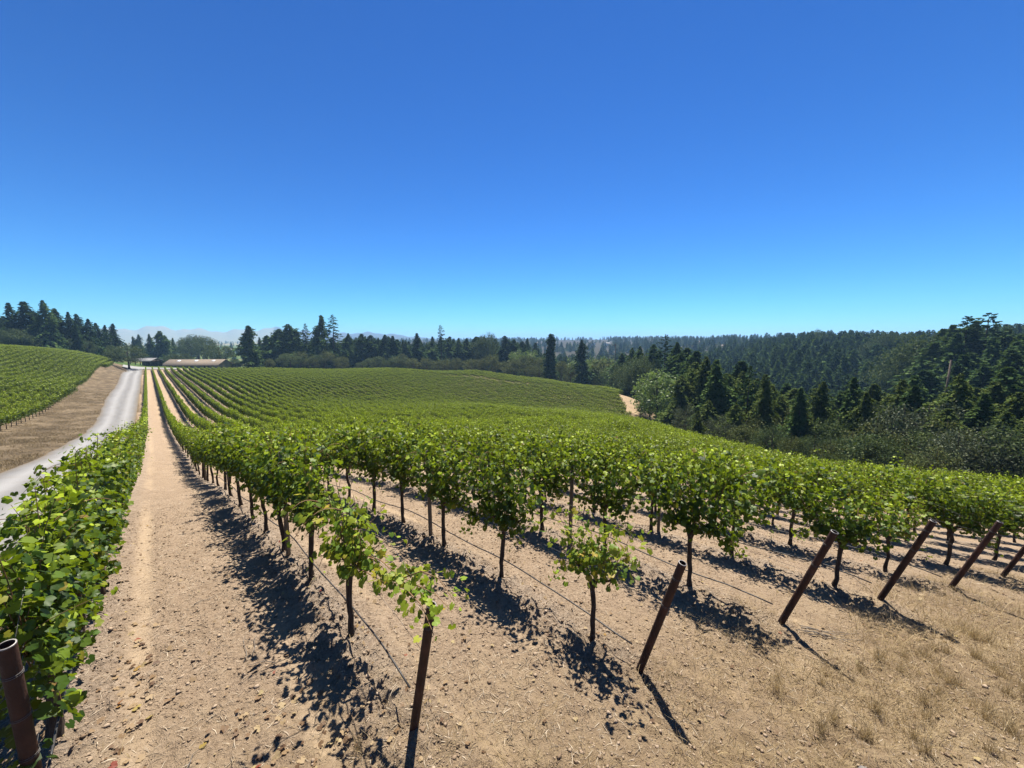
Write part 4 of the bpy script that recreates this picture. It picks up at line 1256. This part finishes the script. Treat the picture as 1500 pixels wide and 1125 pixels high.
for px, py, D in [(462, 518, 280), (458, 522, 276), (475, 512, 285), (440, 512, 285), (425, 516, 280), (500, 520, 282), (568, 526, 272), (583, 520, 276), (590, 516, 276), (605, 525, 272), (530, 528, 275), (652, 524, 268), (640, 526, 266), (625, 522, 268), (668, 520, 268), (690, 524, 260), (720, 516, 258), (705, 522, 256), (752, 524, 250), (770, 522, 250), (780, 530, 240), (790, 520, 248), (822, 530, 240), (836, 530, 235), (870, 535, 225), (885, 528, 230), (345, 530, 280), (395, 525, 282), (550, 520, 282)]:
    tree_px(px, py, D, ['bush', 'bush', 'olive'][int(trng.integers(3))], .85, 'low leafy shrub along the foot of the belt behind the vineyard crest', 'shrubs along the tree belt')
tree_px(806, 488, 228, 'column', 1.25, 'dense columnar redwood rising just past the knoll', None)
tree_px(853, 496, 222, 'redwood', 1.05, 'single conical redwood between the columnar one and the utility pole', None)
for px, py, D in [(870, 520, 235), (880, 525, 225), (890, 518, 240), (835, 520, 250), (780, 508, 262), (762, 508, 270)]:
    tree_px(px, py, D, 'bright', 1.0, 'pale green tree in the dip past the knoll', 'pale trees past the knoll')
# grove at the end of the dirt turnaround
RG = 'conifers at the turnaround corner'
for px, py, D, k, w in [(912, 516, 205, 'fir', 1.4), (925, 508, 190, 'fir', 1.4), (940, 506, 182, 'fir', 1.5), (955, 503, 185, 'fir', 1.5), (930, 520, 172, 'oak', .7), (945, 518, 168, 'oak', .7), (915, 530, 185, 'oak', .7), (990, 500, 150, 'fir', 1.4), (1002, 508, 138, 'fir', 1.3), (1014, 512, 128, 'fir', 1.4)]:
    tree_px(px, py, D, k, w, 'dark tree crowding the corner by the dirt turnaround', RG)
tree_px(973, 489, 170, 'sparse_fir', 1.1, 'thin-topped fir standing above the corner grove', RG)
tree_px(966, 536, 118, 'bright', 1.05, 'tall pale green willow-like tree at the dirt turnaround', None)
tree_px(955, 556, 122, 'bright', .9, 'smaller pale green tree leaning out over the dirt turnaround', None)
# first rank along the lower edge of the field
NM = {'olive_fir': 'olive-green fir', 'fir': 'dull green fir', 'silver': 'grey-leaved broad tree', 'olive': 'brown-green tree', 'oak': 'dark round oak', 'dark_bush': 'dark bushy tree', 'redwood': 'dark pointed redwood'}
for px, py, D, k, w in [
    (1003, 548, 98, 'olive_fir', 1.2), (1020, 528, 104, 'olive_fir', 1.1), (1032, 520, 96, 'olive_fir', 1.15), (1048, 524, 90, 'fir', 1.1), (1064, 545, 96, 'olive_fir', 1.2), (1082, 542, 100, 'olive_fir', 1.1), (1112, 552, 92, 'olive_fir', 1.2), (1132, 562, 86, 'olive_fir', 1.1), (1158, 560, 98, 'redwood', 1.0),
    (1008, 590, 76, 'silver', .7), (1026, 600, 72, 'olive_fir', 1.3), (1060, 606, 70, 'silver', .7), (1042, 585, 80, 'olive_fir', 1.2), (1078, 590, 74, 'olive_fir', 1.3), (1118, 590, 76, 'olive', .8), (1148, 578, 82, 'olive_fir', 1.3), (1172, 592, 80, 'olive', .8), (1100, 612, 68, 'olive', .75),
    (1188, 600, 74, 'olive_fir', 1.4), (1212, 592, 80, 'olive_fir', 1.3), (1240, 606, 70, 'oak', .7), (1228, 570, 98, 'fir', 1.2), (1262, 580, 88, 'olive_fir', 1.2), (1140, 622, 64, 'oak', .7), (1168, 630, 62, 'olive', .75), (1205, 632, 62, 'oak', .7), (1262, 628, 62, 'olive', .75),
    (1290, 560, 86, 'olive_fir', 1.15), (1312, 575, 80, 'olive_fir', 1.2), (1298, 606, 66, 'olive', .8), (1338, 590, 66, 'silver', .8), (1372, 584, 66, 'silver', .8), (1392, 596, 62, 'olive_fir', 1.3), (1345, 548, 100, 'fir', 1.2), (1322, 628, 58, 'olive', .75), (1358, 632, 56, 'oak', .7),
    (1425, 630, 54, 'silver', .9), (1456, 622, 56, 'silver', .9), (1486, 600, 60, 'olive_fir', 1.4), (1500, 572, 66, 'olive_fir', 1.2), (1456, 556, 80, 'olive_fir', 1.2), (1480, 535, 88, 'fir', 1.3), (1425, 565, 86, 'olive_fir', 1.2), (1400, 610, 58, 'olive', .75),
    (1128, 546, 76, 'olive_fir', 1.0), (1180, 566, 72, 'fir', 1.0), (1206, 556, 76, 'olive_fir', 1.0), (1250, 550, 80, 'fir', 1.1), (1278, 572, 70, 'olive_fir', 1.1), (1330, 554, 76, 'olive_fir', 1.0), (1362, 562, 74, 'fir', 1.0), (1410, 545, 72, 'olive_fir', 1.0), (1440, 572, 66, 'fir', 1.1), (1230, 640, 58, 'olive', .75), (1290, 640, 58, 'dark_bush', .7), (1540, 560, 66, 'olive_fir', 1.2), (1535, 610, 56, 'oak', .8), (1388, 650, 51, 'olive', .75)]:
    tree_px(px, py, D, k, w, ('tall ' if py < 560 else 'mid-height ' if py < 600 else 'low ') + NM[k] + ' of the first rank below the field edge', 'first rank of trees below the field edge')
tree_px(1097, 534, 80, 'sparse_fir', 1.0, 'open spindly fir with a bare stem below the field edge', 'first rank of trees below the field edge')
# spur at the right
SG = 'firs on the near spur of the wooded slope'
tree_px(1441, 457, 185, 'sparse_fir', 1.9, 'big layered fir with flat spaced boughs above the skyline', SG)
tree_px(1410, 462, 188, 'sparse_fir', 1.7, 'layered fir breaking the skyline beside the biggest one', SG)
tree_px(1426, 468, 192, 'fir', 1.4, 'darker fir between the two layered skyline firs', SG)
tree_px(1468, 480, 190, 'fir', 1.3, 'pointed fir just past the layered skyline pair', SG)
for px, py, D, k, w in [(1360, 484, 200, 'oak', .7), (1375, 480, 205, 'fir', 1.4), (1388, 474, 198, 'fir', 1.4), (1345, 490, 210, 'oak', .7), (1492, 488, 170, 'fir', 1.4), (1510, 486, 160, 'fir', 1.5), (1530, 485, 160, 'fir', 1.5), (1400, 486, 180, 'fir', 1.4), (1365, 500, 185, 'fir', 1.5), (1455, 492, 175, 'fir', 1.4), (1420, 515, 160, 'fir', 1.5), (1440, 530, 140, 'fir', 1.4), (1480, 510, 140, 'fir', 1.4), (1400, 535, 150, 'fir', 1.4)]:
    tree_px(px, py, D, k, w, 'dark tree of the cluster on the near spur', SG)
for px, py, D in [(1288, 487, 330), (1300, 484, 330), (1312, 484, 332), (1323, 486, 335)]:
    tree_px(px, py, D, 'oak', .62, 'dark round-headed tree of the clump on the ridge line', 'clump on the ridge line')
tree_px(1195, 482, 420, 'oak', .5, 'single taller tree poking above the wooded ridge', None)

# the wooded slope facing the field: nearest trees one by one
wr = np.random.default_rng(90)
cand = []
while len(cand) < 185:
    a = rad(wr.uniform(70, 101)); D = 92 + 125 * wr.random() ** 1.2
    X, Y = D * math.sin(a), D * math.cos(a)
    if all((X - q[0]) ** 2 + (Y - q[1]) ** 2 > 4.6 ** 2 for q in TREE_XY[-160:]) and all((X - q[0]) ** 2 + (Y - q[1]) ** 2 > 4.6 ** 2 for q in cand):
        cand.append((X, Y))
for X, Y in cand:
    u = wr.random()
    kind = 'fir' if u < .34 else 'olive_fir' if u < .62 else 'redwood' if u < .8 else 'olive' if u < .9 else 'bright'
    hh = {'fir': wr.uniform(17, 29), 'olive_fir': wr.uniform(16, 28), 'redwood': wr.uniform(19, 32)}.get(kind, wr.uniform(10, 16)) * (1.0 if math.hypot(X, Y) < 165 else .84)
    nm = {'fir': 'dull green fir', 'olive_fir': 'olive-green fir', 'redwood': 'dark pointed redwood', 'olive': 'brown-green broadleaf tree', 'bright': 'pale green broadleaf tree'}[kind]
    tree_at(X, Y, hh, kind, wr.uniform(.95, 1.3) if kind in ('fir', 'redwood', 'olive_fir') else 1.0, nm + ' on the wooded slope across the canyon', group='trees on the wooded slope')

# the forest beyond, past counting
lowc = [conifer(801 + i, .19, 95, 5, .05, .7, .35, .2, .25, 0, 1.25, 'conifer' if i % 2 else 'conifer_blue') for i in range(4)]
lowb = [broadleaf(811 + i, .48, 24, 34, .05, .06, 'oak' if i else 'olive') for i in range(2)]
fr = np.random.default_rng(91)
pts = []
def sow(n, a0, a1, d0, d1, hmin, hmax, pc, pw=.55, clump=0):
    a = np.radians(fr.uniform(a0, a1, n)); D = np.sqrt(fr.uniform(d0 ** 2, d1 ** 2, n)) if pw == .55 else d0 + (d1 - d0) * fr.random(n) ** pw
    X, Y = D * np.sin(a), D * np.cos(a)
    if clump:
        k = vnoise(X / clump, Y / clump, 41) + .5 > fr.uniform(.3, .62, n)
        X, Y = X[k], Y[k]
    n = len(X)
    con = fr.random(n) < pc
    h = np.where(con, fr.uniform(hmin, hmax, n), fr.uniform(hmin, hmax, n) * .62)
    idx = np.where(con, fr.integers(0, 4, n), 4 + fr.integers(0, 2, n))
    w = np.where(con, fr.uniform(1.0, 1.45, n), fr.uniform(.9, 1.15, n))
    pts.append(np.c_[X, Y, h, w, idx])
sow(1700, 64, 104, 225, 480, 14, 23, .88)
sow(950, 20, 66, 300, 520, 15, 26, .75)
sow(260, 11, 26, 305, 430, 14, 24, .8)
sow(900, 14, 40, 420, 900, 16, 26, .85)
sow(2300, 36, 104, 480, 1100, 14, 23, .75, .55, 60)
sow(2200, 20, 104, 1100, 2300, 13, 20, .6, .55, 110)
sow(420, -14, 16, 480, 1300, 8, 18, .5, .55, 70)
sow(900, -14, 24, 1300, 3200, 8, 15, .5, .55, 130)
P = np.concatenate(pts)
P = P[~inside(FIELD, P[:, 0], P[:, 1])]
scatter('distant_forest', lowc + lowb, np.c_[P[:, 0], P[:, 1], gz(P[:, 0], P[:, 1]) - .3], fr.uniform(0, 2 * PI, len(P)), np.c_[P[:, 2] * P[:, 3], P[:, 2] * P[:, 3], P[:, 2]], P[:, 4],
        'dense evergreen forest covering the far slopes and the plain', 'forest')

# ------------------------------------------------------------------ farm buildings, far houses, poles
def barn(X, Y, rz, L, W, hw, hr, wall, roof, label, name, lights=0, open_front=False, over=.6):
    z = gz1(X, Y)
    e = empty(name, (X, Y, z), rz)
    tag(e, label, 'building')
    mb = MB()
    hl, hwid = L / 2, W / 2
    if open_front:
        for px in np.linspace(-hl + .3, hl - .3, 5):
            for py in (-hwid + .3, hwid - .3):
                q = MB(); q.box((px - .13, py - .13, -.5), (px + .13, py + .13, hw)); q.build('post', wall, e)
        mb.box((-hl, hwid - .2, -.5), (hl, hwid, hw)); mb.build('wall', wall, e)
    else:
        V = [(-hl, -hwid, -.6), (hl, -hwid, -.6), (hl, hwid, -.6), (-hl, hwid, -.6), (-hl, -hwid, hw), (hl, -hwid, hw), (hl, hwid, hw), (-hl, hwid, hw), (-hl, 0, hr - .12), (hl, 0, hr - .12)]
        mb.add(V, [(4, 8, 7), (5, 6, 9)], [(0, 1, 5, 4), (1, 2, 6, 5), (2, 3, 7, 6), (3, 0, 4, 7)])
        mb.build('wall', wall, e)
        for k in range(3):
            x0 = -hl + L * (.2 + .3 * k)
            q = MB(); q.box((x0 - 1.5, -hwid - .06, 0), (x0 + 1.5, -hwid - .01, 2.6)); d_ = q.build('door', M['wall_dark'], e)
            q = MB(); q.box((x0 + 1.1, -hwid - .12, 1.0), (x0 + 1.25, -hwid - .065, 1.25)); q.build('handle', M['steel'], d_)
    sl = (hr - hw) / hwid
    th = .16
    rf = None
    for sg in (-1, 1):
        q = MB()
        ye, ze = sg * (hwid + over), hw - sl * over
        V = [(-hl - over, 0, hr), (hl + over, 0, hr), (hl + over, ye, ze), (-hl - over, ye, ze)]
        V += [(a, b, c + th) for a, b, c in V]
        q.add(V, None, [(0, 1, 2, 3), (7, 6, 5, 4), (0, 4, 5, 1), (1, 5, 6, 2), (2, 6, 7, 3), (3, 7, 4, 0)])
        rf = q.build('roof', roof, e)
        if lights and sg < 0:
            for k in range(lights):
                xc = -hl + L * (k + .6) / lights * .95
                q = MB(); a, b = .25, .55
                zz = lambda t: hr + (ze - hr) * t + th + .05
                V = [(xc - .9, ye * .12, zz(.12)), (xc + .9, ye * .12, zz(.12)), (xc + .9, ye * .34, zz(.34)), (xc - .9, ye * .34, zz(.34))]
                V += [(u, v, w - .1) for u, v, w in V]
                q.add(V, None, [(3, 2, 1, 0), (0, 1, 5, 4), (1, 2, 6, 5), (2, 3, 7, 6), (3, 0, 4, 7)])
                q.build('skylight', M['skylight'], rf)
    return e
def place(px, D):
    a = bearing(px); return D * math.sin(a), D * math.cos(a)
bx, by = place(290, 305)
barn(bx, by, rad(-38), 31, 14, 3.0, 6.0, M['wall_tan'], M['roof_tan'], 'long low barn with a tan shingle roof and three pale skylights', 'barn', 3).location.z -= .9
bx, by = place(214, 300)
barn(bx, by, rad(-40), 11, 8, 3.0, 4.4, M['wall_dark'], M['roof_grey'], 'open shed with a shallow grey metal roof at the end of the road', 'shed', 0, True)
hrn = np.random.default_rng(93)
HL = ['small pale house among trees on the far ridge', 'white house at the top of the far ridge', 'cream house low on the far wooded ridge', 'grey-roofed house on the bare part of the far ridge', 'white shed-like house far across the wooded valley', 'pale farmhouse far out on the plain beyond the barn', 'long white farm building far out on the plain']
for q, (px, D) in enumerate([(788, 1050), (889, 960), (932, 980), (868, 1000), (735, 1150), (340, 900), (272, 820)]):
    X, Y = place(px, D)
    barn(X, Y, hrn.uniform(-.9, .9), hrn.uniform(13, 20), 9, 4.5, 7.5, M['white'] if q % 2 else M['wall_tan'], M['roof_grey'] if q % 2 else M['roof_tan'], HL[q], 'house', 0, False, .5).location.z += 5 if q < 5 else 0
def utility_pole(px, D, top_y, lean, label, arm=True):
    X, Y = place(px, D)
    z = gz1(X, Y)
    h = drop(np.array([X]), np.array([Y]))[0] - top_drop(px, top_y, D)
    e = empty('utility_pole' if arm else 'snag_tree', (X, Y, z), -YAW)
    tag(e, label, 'pole' if arm else 'tree')
    mb = MB(); s = np.linspace(0, 1, 5)
    mb.tube(np.c_[lean * h * s, 0 * s, -.8 + (h + .8) * s], .19 - .07 * s if arm else .34 - .22 * s, 8); mb.build('shaft' if arm else 'trunk', M['pole'], e, True)
    if arm:
        mb = MB(); mb.box((lean * h - 1.2, -.07, h - .75), (lean * h + 1.2, .07, h - .6)); a = mb.build('crossarm', M['pole'], e)
        for q in (-1.05, -.4, .4, 1.05):
            i = MB(); i.tube([(lean * h + q, 0, h - .6), (lean * h + q, 0, h - .38)], [.05, .035], 6); i.build('insulator', M['skylight'], a)
    else:
        for t, sg in ((.55, 1), (.7, -1), (.82, 1), (.9, -1)):
            i = MB(); b = np.array([lean * h * t, 0, h * t]); i.tube([b, b + np.array([sg * .7, .2, .25])], [.08, .03], 5); i.build('branch_stub', M['pole'], e)
utility_pole(901, 192, 503, 0, 'tall slim utility pole standing before the far wooded valley')
utility_pole(1385, 100, 527, .03, 'bare dead trunk standing among the firs of the near slope', False)

# ------------------------------------------------------------------ the air
hz_m, nt, out = new_mat('haze')
pv = N(nt, 'ShaderNodeVolumePrincipled')
pv.inputs['Color'].default_value = (.36, .64, 1.0, 1)
pv.inputs['Density'].default_value = 1.6e-4
pv.inputs['Anisotropy'].default_value = 0.1
nt.links.new(pv.outputs[0], out.inputs['Volume'])
mb = MB()
mb.box((-16000, -16000, .5), (16000, 16000, ZC + 156))
hz = mb.build('haze', hz_m)
tag(hz, 'thin blue summer haze lying over the far plain and ridges', 'haze', kind='stuff')
print('objects', len(bpy.data.objects))
